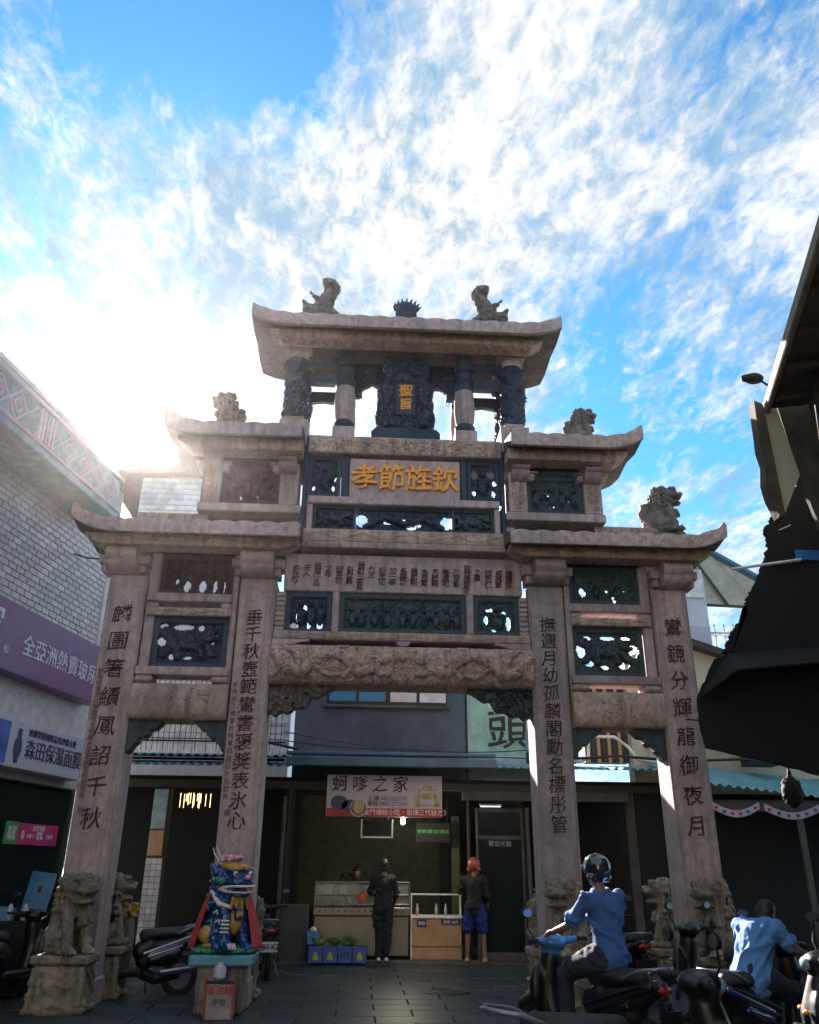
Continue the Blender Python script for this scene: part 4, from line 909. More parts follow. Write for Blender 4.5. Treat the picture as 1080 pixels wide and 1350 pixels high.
ca = MB().add([(6.85, 6.0, 7.22), (8.55, 6.0, 7.18), (8.75, 6.0, 7.72), (8.2, 7.4, 9.0), (6.9, 7.4, 9.0), (6.45, 6.4, 7.6)], [(0, 1, 2, 3, 4, 5)]).build('canopy_sheet', 'canopy', cp)
mo = ca.modifiers.new('thick', 'SOLIDIFY'); mo.thickness = .03
for a, b in (((6.9, 7.38, 9.02), (8.2, 7.38, 9.02)), ((8.2, 7.38, 9.02), (8.78, 5.98, 7.74))): MB().tube([a, b], .09, 4).build('ridge_beam', 'corr', cp)
for a, b in (((7.75, 5.97, 7.2), (7.6, 7.3, 8.95)), ((7.0, 5.97, 7.3), (7.35, 7.2, 8.8)), ((6.85, 5.97, 7.2), (8.6, 5.97, 7.16))): MB().tube([a, b], .035, 5).build('canopy_rib', 'darkwood', cp)
for x in (7.2, 8.4): MB().tube([(x, 6.1, 5.9), (x, 6.1, 7.2)], .035, 6).build('canopy_post', 'white', cp)
Yh = thing('yellow_house', 'low cream gabled house with a dark roof edge right of the arch', 'house', (6.5, 5, 0), world=True)
MB().prism([(4.9, 0), (9.5, 0), (9.5, 4.5), (7.55, 5.55), (5.9, 6.05), (4.9, 5.7)], 5.05, 5.4, 'y').build('wall', 'cream', Yh)
MB().prism([(5.7, 6.12), (5.9, 6.22), (7.8, 5.60), (9.6, 4.6), (9.6, 4.5), (7.7, 5.5), (5.9, 6.06)], 4.8, 5.5, 'y').build('roof', 'darkwood', Yh)
MB().prism([(4.0, 3.6), (4.9, 3.6), (4.9, 5.3), (4.0, 5.3)], 5.3, 5.6, 'y').build('wall', 'inwall', Yh)
for k in range(8): box('timber_strip', 4.02+k*.11, 4.09+k*.11, 5.26, 5.3, 3.6, 5.25, 'darkwood' if k % 2 else 'wood', Yh, .004)
MB().tube([(6.35, 4.95, 4.1)]+[(6.35+.28*math.sin(a)*1.0, 4.95, 5.0+.28*(1-math.cos(a))) for a in [math.pi*.5*i/6 for i in range(1, 7)]], .04, 8).build('drain_pipe', 'white', Yh)
R3 = thing('market_stalls', 'dark market stalls under teal corrugated roofs at the right of the arch', 'building', (6.5, 3.5, 0), world=True)
corr('roof_sheet', 5.0, 11.5, 2.9, 4.9, 3.05, 3.62, 'corr_teal', R3, zx=-.10); box('back_wall', 4.8, 12, 4.92, 5.0, 0, 3.0, 'dark', R3); box('fascia', 5.05, 11.5, 2.95, 3.0, 2.55, 2.72, 'darkwood', R3)
for x in (5.1, 7.0, 9.0): box('post', x, x+.1, 2.96, 3.04, 0, 2.6, 'concrete', R3)
box('rear_wall', 5.2, 9.5, 5.01, 5.04, 3.3, 4.1, 'canopy', R3)
for k, x in enumerate((2.65, 6.9)):
    a = thing('air_conditioner', ['grey air conditioner unit on the roof behind the right inner column', 'white air conditioner unit above the teal roof at the far right'][k], 'air conditioner', (x, 4.3, 3.68), 'air conditioners')
    MB().box(0, .95 if k == 0 else .6, 0, .35, 0, .42).build('casing', 'teal_trim' if k == 0 else 'white', a); MB().torus((.45 if k == 0 else .3, -.01, .21), .16, .012, 'y').build('fan_guard', 'black', a)
    for z in range(5): MB().box(.05, .9 if k == 0 else .55, -.012, -.002, .06+z*.07, .08+z*.07, .002).build('grille_slat', 'concrete', a)
    MB().box(0, .95 if k == 0 else .6, 0, .35, -.2, -.002).build('bracket', 'black', a)
for k, pts in enumerate(([(3.3, 3.9, 3.45), (3.55, 3.9, 3.45), (3.68, 3.9, 3.55), (3.7, 3.9, 3.85)], [(3.8, 3.9, 3.9), (4.2, 3.9, 3.9), (4.45, 3.9, 3.72), (4.6, 3.9, 3.5), (4.95, 3.9, 3.45)])):
    tag(MB().tube(pts, .03, 8).build('drain_pipe', 'white', None, True), ['short white pipe bend on the roof edge behind the right bay', 'long white pipe curving over the roof edge behind the right bay'][k], 'pipe', 'roof pipes')
# right foreground house with deep eaves
M['wood2'] = plain('weathered_eave_board', (.20, .16, .11), .85, var=.3, sc=4, bs=.3)
RH = thing('old_house', 'old house at the right edge with a deep dark eave and peeling cream boards', 'house', (6, -4, 0), world=True)
dS = Vector((.291, .957, 0)); nS = Vector((.957, -.291, 0)); oS = Vector((4.46, -2.92, 0))
def rh(name, a0, a1, b0, b1, z0, z1, mat):
    mt = Matrix((( *dS, ), ( *(-nS), ), (0, 0, 1))).transposed().to_4x4(); mt.translation = oS
    return MB().box(a0, a1, -b1, -b0, z0, z1, .015, mat=mt).build(name, mat, RH)
rh('eave', -22, 0, .03, 1.7, 6.99, 7.09, 'brownwall'); rh('eave_edge', -22, .03, -.04, .03, 6.94, 7.10, 'wood2')
for k in range(13): rh('rafter', -8.8+k*.7, -8.7+k*.7, .05, 1.6, 6.90, 6.988, 'darkwood')
rh('roof', -22, -.05, .6, 5.5, 7.10, 7.6, 'darkwood')
rh('wall', -22, -.12, .45, 6, 3.4, 6.98, 'brownwall'); rh('wall', -22, -.2, 1.6, 6, 0, 3.4, 'dark')
for k in range(9): rh('wall_board', -.118, -.09, .5+k*.42, .5+k*.42+.40, 3.5, 6.97, 'brownwall')
MB().prism([(4.42, 5.5), (4.74, 6.1), (4.60, 7.1), (4.44, 7.12)], -2.88, -2.8, 'y').build('peeling_board', 'cream', RH); MB().prism([(4.27, 6.6), (4.29, 7.1), (4.40, 7.05), (4.42, 5.5), (4.35, 5.5), (4.27, 5.75), (4.25, 5.95), (4.29, 6.2), (4.26, 6.4)], -2.95, -2.8, 'y').build('weathered_post', 'brownwall', RH)
MB().prism([(4.74, 6.1), (4.61, 7.3), (6.6, 7.3), (6.6, 5.3), (4.9, 5.3)], -2.86, -2.8, 'y').build('side_board', 'brownwall', RH)
fl = thing('flood_light', 'small black floodlight at the tip of the dark eave', 'lamp', (4.30, -3.02, 7.38)); link('housing', blob('housing', [('e', (0, 0, 0), (.13, .09, .07)), ('c', (-.06, 0, 0), .06, (-.12, 0, .0), .05)], .012), 'black', fl); MB().tube([(.05, 0, 0), (.18, 0, -.1)], .015).build('arm', 'black', fl)
# big ragged dark awning
AW = thing('market_awning', 'large ragged black tarpaulin awning at the right edge of the picture', 'awning', (5.2, -2, 0), world=True)
def rag(p, k, amp, seed):
    rng = random.Random(seed); q = []
    for a, b in zip(p, p[1:]+p[:1]):
        for i in range(k*2 if a[0] < 5.9 else 1): t = i/(k*2) if a[0] < 5.9 else 0; q.append((a[0]+(b[0]-a[0])*t+rng.uniform(-amp, amp), a[1]+(b[1]-a[1])*t+rng.uniform(-amp, amp)))
    return q
up_ = [(5.65, 6.95), (5.25, 6.5), (4.85, 6.0), (4.62, 5.72), (4.62, 5.45), (4.40, 5.0), (4.22, 4.75), (4.18, 4.55), (3.95, 4.28), (3.82, 4.05), (3.98, 4.06), (3.88, 3.96), (4.05, 3.98), (4.3, 3.9), (9, 3.9), (9, 8)]
lo_ = [(3.74, 4.0), (4.4, 4.08), (9, 4.4), (9, 2.0), (4.8, 2.64), (4.1, 2.80), (3.48, 2.93), (3.44, 3.2), (3.46, 3.53)]
MB().prism(rag(up_, 7, .02, 3), -2.06, -2.0, 'y').build('upper_tarpaulin', 'tarp' if 'tarp' in M else M.setdefault('tarp', plain('black_tarpaulin', (.004, .005, .006), .8, bs=.3)), AW)
MB().prism(rag(lo_, 3, .008, 4), -2.0, -1.95, 'y').build('lower_tarpaulin', 'tarp', AW)
MB().add([(3.46, -1.98, 3.5), (3.9, -1.98, 4.1), (9, -1.98, 4.3), (9, -3.2, 4.2), (3.75, -2.5, 3.75)], [(0, 1, 2, 3, 4)]).build('awning_top', 'tarp', AW).modifiers.new('t', 'SOLIDIFY').thickness = .02
MB().box(4.95, 5.6, -2.09, -2.062, 5.28, 5.42).build('blue_strip', plain('blue_tarpaulin', (.02, .16, .5), .5), AW); MB().tube([(4.1, -2.02, 5.15), (5.0, -2.1, 5.28)], .02, 5).tube([(4.62, -2.0, 5.62), (4.95, -2.1, 5.76)], .008, 5).build('pole', 'white', AW)  # plain blue strip set before the upper sheet
MB().tube([(5.9, -2.1, 0), (5.9, -2.1, 6.5)], .05, 8).build('post', 'black', AW)
bt = thing('striped_bunting', 'white bunting strips with red and blue patches under the stall roofs', 'bunting', (5.5, 1, 2.5), world=True)
for (x0, x1, zz) in ((4.70, 5.42, 2.56), (5.5, 6.35, 2.54)):
    n = 14; vs = []
    for i in range(n+1): t = i/n; x = x0+(x1-x0)*t; z = zz-.12*math.sin(math.pi*t); vs += [(x, 1, z), (x, 1.0, z-.10)]
    MB().add(vs, [(2*i, 2*i+1, 2*i+3, 2*i+2) for i in range(n)]).build('bunting_strip', 'sign_white', bt).modifiers.new('t', 'SOLIDIFY').thickness = .006
    for k in range(6): t = (k+.5)/6; x = x0+(x1-x0)*t; z = zz-.05-.12*math.sin(math.pi*t); MB().box(x-.03, x+.02, .985, .997, z-.02, z+.02, .001).build('colour_patch', ['redp', 'blueprint', 'pink'][k % 3], bt)
MB().tube([(4.6, 1.0, 2.57), (8, 1.2, 2.6)], .012, 5).build('cord', 'black', bt)
ln = thing('hanging_sack', 'dark rounded bundle hanging from a cord at the right under the awning', 'bundle', (5.45, 0, 2.62)); link('sack', blob('sack', [('e', (0, 0, 0), (.15, .14, .22)), ('c', (0, 0, .15), .05, (0, 0, .30), .03)], .02, 2, .02, 14), 'tarp', ln); MB().tube([(0, 0, .28), (0, 0, .9)], .01, 5).tube([(-1.5, -.3, .92), (0, 0, .9), (2, .3, 1.0)], .012, 5).build('cord', 'black', ln)

# unseen building added behind the photographer to block low sky light
BB = thing('street_block', 'plain three storey building closing the street behind the photographer', 'building', (-3, -30, 0), world=True)
box('wall', -16, 14, -34, -28, 0, 8.5, 'cream', BB); box('roof', -16.3, 14.3, -34, -27.6, 8.51, 8.8, 'concrete', BB)
for r in range(3):
    for k in range(8): box('window', -14+k*3.4, -12.4+k*3.4, -28.0, -27.94, .9+r*2.7, 2.4+r*2.7, 'shopglass', BB)

# ================================================================== stone lions and ridge figures
_bc = {}
def cblob(key, mat, parent, name=None, **kw):
    """a cached sculpted mesh in the given material"""
    if key not in _bc: _bc[key] = blob(key, kw.pop('parts'), **kw)
    me = _bc[key].copy(); me.name = name or key
    return link(name or key, me, mat, parent)
LION = [('e', (-.16, 0, .20), (.24, .22, .22)), ('c', (-.12, 0, .30), .20, (.02, 0, .54), .18), ('e', (.02, 0, .50), (.17, .20, .18)),
        ('c', (.10, .12, .46), .085, (.20, .13, .08), .065), ('c', (.10, -.12, .46), .085, (.20, -.13, .08), .065), ('e', (.25, .13, .05), (.10, .075, .055)), ('e', (.25, -.13, .05), (.10, .075, .055)),
        ('e', (-.06, .17, .16), (.17, .10, .17)), ('e', (-.06, -.17, .16), (.17, .10, .17)), ('e', (.08, .19, .05), (.12, .06, .05)), ('e', (.08, -.19, .05), (.12, .06, .05)),
        ('e', (.08, 0, .77), (.20, .20, .15)), ('e', (.24, 0, .735), (.14, .165, .070)), ('e', (.20, 0, .60), (.15, .145, .040)), ('e', (.08, 0, .66), (.14, .17, .09)), ('e', (.345, 0, .775), (.05, .075, .045)),
        ('e', (.20, .105, .855), (.085, .06, .042)), ('e', (.20, -.105, .855), (.085, .06, .042)), ('e', (.245, .10, .81), (.04, .04, .035)), ('e', (.245, -.10, .81), (.04, .04, .035)), ('e', (.0, .20, .83), (.07, .04, .06)), ('e', (.0, -.20, .83), (.07, .04, .06)),
        ('c', (-.30, 0, .2), .07, (-.34, 0, .46), .09), ('e', (-.30, 0, .55), (.10, .11, .10)), ('c', (.22, 0, .44), .05, (.24, 0, .36), .055)]
rl_ = random.Random(5)
for h in (.50, .58, .66, .74, .82, .89):                       # rows of mane curls
    n_ = 9 if h < .86 else 5
    for i in range(n_):
        a = R(70)+R(220)*i/(n_-1)+rl_.uniform(-.1, .1); r = .20 if h < .8 else .14
        LION.append(('e', (-.01+r*math.cos(a)*.95, r*1.02*math.sin(a), h), (.043, .043, .040)))
for s_ in (-1, 1):
    for k in range(3): LION.append(('c', (.30, s_*.13+(k-1)*.04, .075), .022, (.35, s_*.13+(k-1)*.042, .035), .020))
def lion_body(mat, parent, h=.9, rz=0, loc=(0, 0, 0)):
    o = cblob('lion_body', mat, parent, parts=LION, vox=.014, sm=1, disp=.020, dsc=17)
    o.scale = (h/.93,)*3; o.rotation_euler = (0, 0, rz); o.location = loc; return o
def guardian(x, y, rz, label, mat='lion_stone', ped_z=.66, body=True, grp='lions on pedestals at the foot of the columns'):
    t = thing('guardian_lion', label, 'stone lion', (x, y, .03), grp)
    s_ = -1 if y > .3 else 1
    b = blob('pedestal', [('b', (-.30, .30, -.22, .30*s_ if s_ > 0 else .22, .06, .50)), ('e', (0, -.18, .05), (.33, .14, .11)), ('e', (-.22, -.1, .08), (.14, .16, .10)), ('e', (.22, -.1, .08), (.14, .16, .10)), ('e', (0, -.24, .30), (.18, .04, .12)), ('c', (-.28, -.22, .1), .05, (-.28, -.22, .46), .035), ('c', (.28, -.22, .1), .05, (.28, -.22, .46), .035)], .022, 1, .03, 11, x) if '_p%d' % s_ not in _bc else _bc['_p%d' % s_]
    _bc['_p%d' % s_] = b; link('pedestal', b.copy(), mat, t)
    MB().box(-.34, .34, -.26, .26, .505, .60, .02).build('pedestal_slab', mat, t); MB().box(-.35, .35, -.27, .27, 0, .07, .02).build('pedestal_foot', mat, t)
    if body: lion_body(mat, t, ped_z+.24, rz, (0, 0, .59))
    return t
guardian(-4.0, -.33, R(-42), 'weathered lion in front of the leftmost column, its head turned right')
guardian(2.10, -.33, R(222), 'shadowed lion in front of the right inner column, behind the rider with the helmet')
guardian(4.0, -.33, R(215), 'dark lion in front of the rightmost column, its snout to the left')
guardian(-3.92, .86, R(30), 'lion behind the leftmost column, only its edge showing')
guardian(-2.15, .86, R(150), 'lion behind the column with the painted lion')
guardian(2.15, .86, R(30), 'lion behind the right inner column'); guardian(3.86, .86, R(150), 'lion behind the rightmost column, peeking out on its left side')
# painted lion
M['lblue'] = plain('cobalt_glaze', (.012, .055, .19), .25, var=.4, sc=9, bs=.2, coat=.4); M['lyel'] = plain('amber_glaze', (.42, .24, .04), .3, var=.3, sc=9, bs=.2)
M['lwhite'] = plain('cream_glaze', (.72, .66, .58), .3, var=.15, sc=9, bs=.1); M['lred'] = plain('red_cloth', (.42, .045, .05), .8, var=.25, sc=6, bs=.2)
M['lteal'] = plain('turquoise_paint', (.10, .30, .38), .5, var=.2, sc=5, bs=.2); M['lgreen'] = plain('green_glaze', (.05, .22, .14), .35, var=.4, sc=12, bs=.3); M['lpink'] = plain('pink_flower', (.72, .33, .42), .6, var=.4, sc=30)
PL = thing('painted_lion', 'brightly painted blue and yellow lion with a red cape on a turquoise slab', 'lion statue', (-2.12, -.42, .03))
MB().box(-.27, .27, -.22, .30, 0, .50, .03).build('pedestal', 'lion_stone', PL); MB().box(-.37, .37, -.30, .34, .505, .62, .02).build('slab', 'lteal', PL)
o = cblob('rock_base', 'lgreen', PL, parts=[('e', (x*.1-.3, yy*.12, .66), (.10, .10, .05)) for x in range(7) for yy in (-1, 0, 1)], vox=.02, sm=1, disp=.03, dsc=18)
lion_body('lblue', PL, .94, R(-50), (0, 0, .66)); FR = Matrix.Rotation(R(-50), 4, 'Z'); k_ = .94/.93
def on(*p): v = FR @ (Vector(p)*k_); return (v.x, v.y, v.z+.66)
def lpart(name, mat, parts, vox=.012): return link(name, blob(name, parts, vox, 1), mat, PL)
lpart('brow', 'lyel', [('e', on(.07, 0, .90), (.17, .17, .06)), ('c', on(.27, .04, .885), .03, on(.20, .17, .885), .025), ('c', on(.27, -.04, .885), .03, on(.20, -.17, .885), .025)])
lpart('mouth', 'lwhite', [('c', on(.12, -.175, .68), .016, on(.33, -.135, .69), .016), ('c', on(.33, -.135, .69), .016, on(.39, 0, .69), .016), ('c', on(.39, 0, .69), .016, on(.33, .135, .69), .016), ('c', on(.12, -.165, .635), .015, on(.28, -.13, .625), .015), ('c', on(.28, -.13, .625), .015, on(.345, 0, .62), .015), ('c', on(.345, 0, .62), .015, on(.28, .13, .625), .015), ('c', on(.10, -.18, .66), .026, on(.07, -.185, .655), .024)])
lpart('eye', 'lwhite', [('e', on(.272, -.105, .825), (.034,)*3)]); lpart('eye', 'lwhite', [('e', on(.272, .105, .825), (.034,)*3)]); lpart('pupil', 'black', [('e', on(.300, -.11, .825), (.016,)*3)], .006); lpart('pupil', 'black', [('e', on(.300, .11, .825), (.016,)*3)], .006)
lpart('beard', 'lyel', [('c', on(.26, 0, .555), .035, on(.27, .02, .44), .022), ('c', on(.24, -.08, .56), .035, on(.24, -.12, .45), .016), ('c', on(.24, .08, .56), .035, on(.25, .11, .45), .016), ('c', on(.25, -.04, .56), .03, on(.27, -.06, .46), .016)])
lpart('collar', 'lwhite', [('c', on(-.02, -.22, .62), .03, on(.10, -.20, .50), .03), ('c', on(.10, -.20, .50), .03, on(.22, -.10, .46), .025)])
lpart('bell', 'lyel', [('e', on(.26, 0, .38), (.05,)*3)]); lpart('belly', 'lyel', [('e', on(.15, 0, .30), (.10, .09, .14))])
for k in range(4): lpart('claw', 'lwhite', [('c', on(.33, -.17+k*.028, .08), .011, on(.36, -.17+k*.028, .03), .008)], .005)
for k in range(4): lpart('leg_stripe', 'lwhite', [('c', on(.19, -.20, .20+k*.04), .010, on(.26, -.14, .20+k*.04), .010)], .005)
lpart('ear', 'lblue', [('c', on(.02, -.22, .84), .05, on(-.02, -.26, .92), .03)]); lpart('knob', 'lgreen', [('e', on(.02, -.2, .76), (.05, .05, .05))])
fl_ = [('e', (random.uniform(-.12, .12)+.0, random.uniform(-.10, .10)-.02, 1.64+random.uniform(0, .06)), (.035, .035, .025)) for _ in range(30)]
lpart('flower_wreath', 'lpink', fl_); MB().tube([on(-.05, -.12, .93), on(-.10, -.2, 1.05), on(-.14, -.2, 1.12)], .012, 6, [1, .8, .5]).tube([on(-.02, -.12, .93), on(-.02, -.18, 1.06), on(-.04, -.22, 1.14)], .012, 6, [1, .8, .5]).build('plume', 'lwhite', PL)
lpart('haunch_patch', 'lyel', [('e', on(-.02, -.255, .17), (.10, .035, .10))]); lpart('haunch_patch', 'lyel', [('e', on(.02, -.20, .05), (.13, .075, .035))])
for k, (x_, y_, z_) in enumerate(((-.02, -.23, .30), (.06, -.21, .40), (-.10, -.24, .44), (.10, -.20, .30), (-.12, -.22, .58))): lpart('body_curl', 'lwhite' if k % 2 else 'lteal', [('c', on(x_-.03, y_, z_), .014, on(x_+.03, y_+.005, z_+.025), .012), ('c', on(x_+.03, y_+.005, z_+.025), .012, on(x_+.035, y_+.01, z_-.015), .010)], .006)
lpart('nose', 'lpink', [('e', on(.375, 0, .785), (.035, .06, .032))]); lpart('cheek_patch', 'lgreen', [('e', on(.12, -.195, .75), (.06, .03, .045))])
nx, nz = 30, 16; vs = []
for j in range(nz+1):
    t = j/nz
    for i in range(nx+1):
        a = R(-38)+R(256)*i/nx; r = .225+.22*t**.8+.015*math.sin(i*1.9)*t; vs.append((r*math.cos(a)*1.0, .03+r*math.sin(a)*.8+.02, 1.34-.66*t))
MB().add(vs, [(j*(nx+1)+i, j*(nx+1)+i+1, (j+1)*(nx+1)+i+1, (j+1)*(nx+1)+i) for j in range(nz) for i in range(nx)]).build('cape', 'lred', PL, True).modifiers.new('t', 'SOLIDIFY').thickness = .012
pt = thing('incense_jar', 'small white jar standing before the painted lion pedestal', 'jar', (-2.10, -.80, .42)); MB().lathe([(.05, 0), (.07, .02), (.075, .10), (.06, .13), (.04, .14), (.04, .17)], 18).build('jar_body', 'sign_white', pt, 'auto')
M['oldpaper'] = plain('yellowed_box', (.30, .27, .25), .7, dirt=(.18, .15, .13))  # dimmed cream of the offering box, with darker patches
sc_ = thing('offering_box', 'white box stand with red lettering at the foot of the painted lion', 'box', (-2.06, -.84, .03)); MB().box(-.15, .15, -.12, .12, 0, .36).build('box_body', 'oldpaper', sc_)
for x in (-.16, .15): box('corner_post', x, x+.02, -.13, -.11, 0, .42, 'redp', sc_, .004)
box('top_rail', -.16, .17, -.13, -.11, .36, .39, 'black', sc_, .004); text('lettering', '香油錢', .095, (0, -.124, .29), 'redp', sc_, ex=.001, off=.002); text('lettering', '平安', .08, (0, -.124, .17), 'ink', sc_, ex=.001)
# ridge lions and fish dragons, flaming pearl
def ridge_lion(x, y, z, h, rz, label):
    t = thing('ridge_lion', label, 'stone lion', (x, y, z), 'small lions on the side roofs'); lion_body('lion_stone' if x < 0 else 'stone_statue', t, h, rz, (0, 0, .05)); MB().box(-.24, .24, -.15, .15, -.06, .06, .02).build('base', 'stone_statue', t); return t
ridge_lion(2.98, .25, 8.06, .66, R(-12), 'small greenish stone lion on the right roof of the upper tier'); ridge_lion(-2.92, .25, 8.06, .70, R(200), 'small pale stone lion on the left roof of the upper tier, in the sun glare')
ridge_lion(4.20, .25, 6.48, .82, R(-20), 'stone lion on the lowest roof at the right end')
FD = [('c', (.22, 0, .06), .11, (.10, 0, .12), .15), ('e', (.20, 0, .17), (.14, .12, .10)), ('e', (.27, 0, .24), (.05, .10, .05)), ('c', (.10, 0, .12), .15, (-.06, 0, .24), .14), ('c', (-.06, 0, .24), .13, (-.10, 0, .40), .10), ('c', (-.10, 0, .40), .13, (-.17, 0, .52), .10), ('c', (-.17, 0, .52), .10, (-.24, 0, .62), .085), ('c', (-.24, 0, .62), .085, (-.20, 0, .72), .085), ('c', (-.20, 0, .72), .085, (-.08, 0, .75), .08), ('c', (-.08, 0, .75), .07, (-.06, 0, .68), .055),
      ('c', (.05, .1, .28), .05, (.16, .16, .40), .02), ('c', (.05, -.1, .28), .05, (.16, -.16, .40), .02), ('c', (0, 0, .36), .05, (.10, 0, .46), .02), ('c', (.26, 0, .28), .03, (.34, 0, .36), .015), ('e', (-.15, 0, .10), (.13, .12, .10)), ('c', (-.2, .08, .1), .05, (-.3, .1, .04), .03), ('c', (-.2, -.08, .1), .05, (-.3, -.1, .04), .03)]
for s, la in ((1, 'stone fish dragon with a curled tail on the right of the top ridge'), (-1, 'stone fish dragon with a curled tail on the left of the top ridge')):
    t = thing('fish_dragon', la, 'stone dragon', (1.50*s, .25, 10.42), 'fish dragons on the top ridge'); o = cblob('dragon_body', 'stone_statue', t, parts=FD, vox=.014, sm=1, disp=.04, dsc=20); o.scale = (s, 1.1, 1.05); MB().box(-.26, .26, -.14, .14, -.12, .03, .02).build('base', 'stone_statue', t)
t = thing('flaming_pearl', 'flaming stone pearl in the middle of the top ridge', 'ridge ornament', (0, .25, 10.45))
pp = [('e', (0, 0, .26), (.20, .12, .15)), ('b', (-.19, .19, -.1, .1, -.05, .14))]
for k in range(9): a = R(8+k*20.5); pp.append(('c', (.19*math.cos(a), 0, .22+.15*math.sin(a)), .035, (.25*math.cos(a)+.02, 0, .30+.20*math.sin(a)), .012))
link('pearl_body', blob('pearl_body', pp, .012, 1), 'blue', t)

# ================================================================== people
M['skin'] = plain('skin', (.22, .13, .095), .6, var=.1, bs=0); M['hair'] = plain('black_hair', (.012, .011, .011), .5, bs=.2, sc=20)
M['c_black'] = plain('black_cloth', (.016, .017, .02), .9, bs=.2); M['c_blue'] = plain('blue_shirt_cloth', (.045, .12, .33), .85, var=.2, sc=5, bs=.3); M['c_pale'] = plain('pale_blue_cloth', (.09, .24, .52), .85, var=.2, sc=5, bs=.3)
M['c_shorts'] = plain('royal_blue_cloth', (.01, .025, .18), .9, bs=.2); M['c_jean'] = plain('dark_denim', (.02, .025, .04), .9, bs=.2); M['pinkhat'] = plain('salmon_helmet_shell', (.40, .10, .08), .3, bs=0, coat=.5); M['blackhat'] = plain('dark_helmet_shell', (.02, .025, .035), .15, bs=0, coat=1)
def hand(c, d, sd, s=1.):
    """palm with five fingers; c wrist, d forward unit vector"""
    c = Vector(c); d = Vector(d).normalized(); n = Vector((0, 0, 1)); side = d.cross(n).normalized()*sd; u = side.cross(d)
    q = [('c', tuple(c), .024*s, tuple(c+d*.05*s+side*.01), .026*s), ('c', tuple(c+d*.03*s-side*.02*s), .022*s, tuple(c+d*.075*s-side*.018*s), .020*s)]
    for k, L in enumerate((.055, .066, .062, .048)):
        a = c+d*.078*s+side*(.026-.018*k)*s; b = a+d*L*.55*s-n*.006*s; e_ = b+d*L*.35*s-n*.022*s
        q += [('c', tuple(a), .0098*s, tuple(b), .009*s), ('c', tuple(b), .009*s, tuple(e_), .008*s)]
    a = c+d*.03*s+side*.03*s; q.append(('c', tuple(a), .012*s, tuple(a+d*.035*s+side*.022*s-n*.01), .009*s)); return q
def head(c, yaw=0, tilt=0):
    mt = Matrix.Translation(c) @ Matrix.Rotation(yaw, 4, 'Z') @ Matrix.Rotation(tilt, 4, 'X')
    f = lambda *p: tuple(mt @ Vector(p)); r = (tilt, 0, yaw)
    return [('e', f(0, .01, .02), (.074, .092, .095), r), ('e', f(0, -.025, -.045), (.055, .062, .062), r), ('e', f(0, -.06, -.085), (.025, .022, .02), r), ('c', f(0, -.082, .015), .011, f(0, -.102, -.018), .014), ('e', f(0, -.083, -.052), (.024, .012, .008), r), ('e', f(.076, .01, -.005), (.010, .018, .028), r), ('e', f(-.076, .01, -.005), (.010, .018, .028), r), ('e', f(.03, -.078, .028), (.02, .01, .008), r), ('e', f(-.03, -.078, .028), (.02, .01, .008), r)], mt
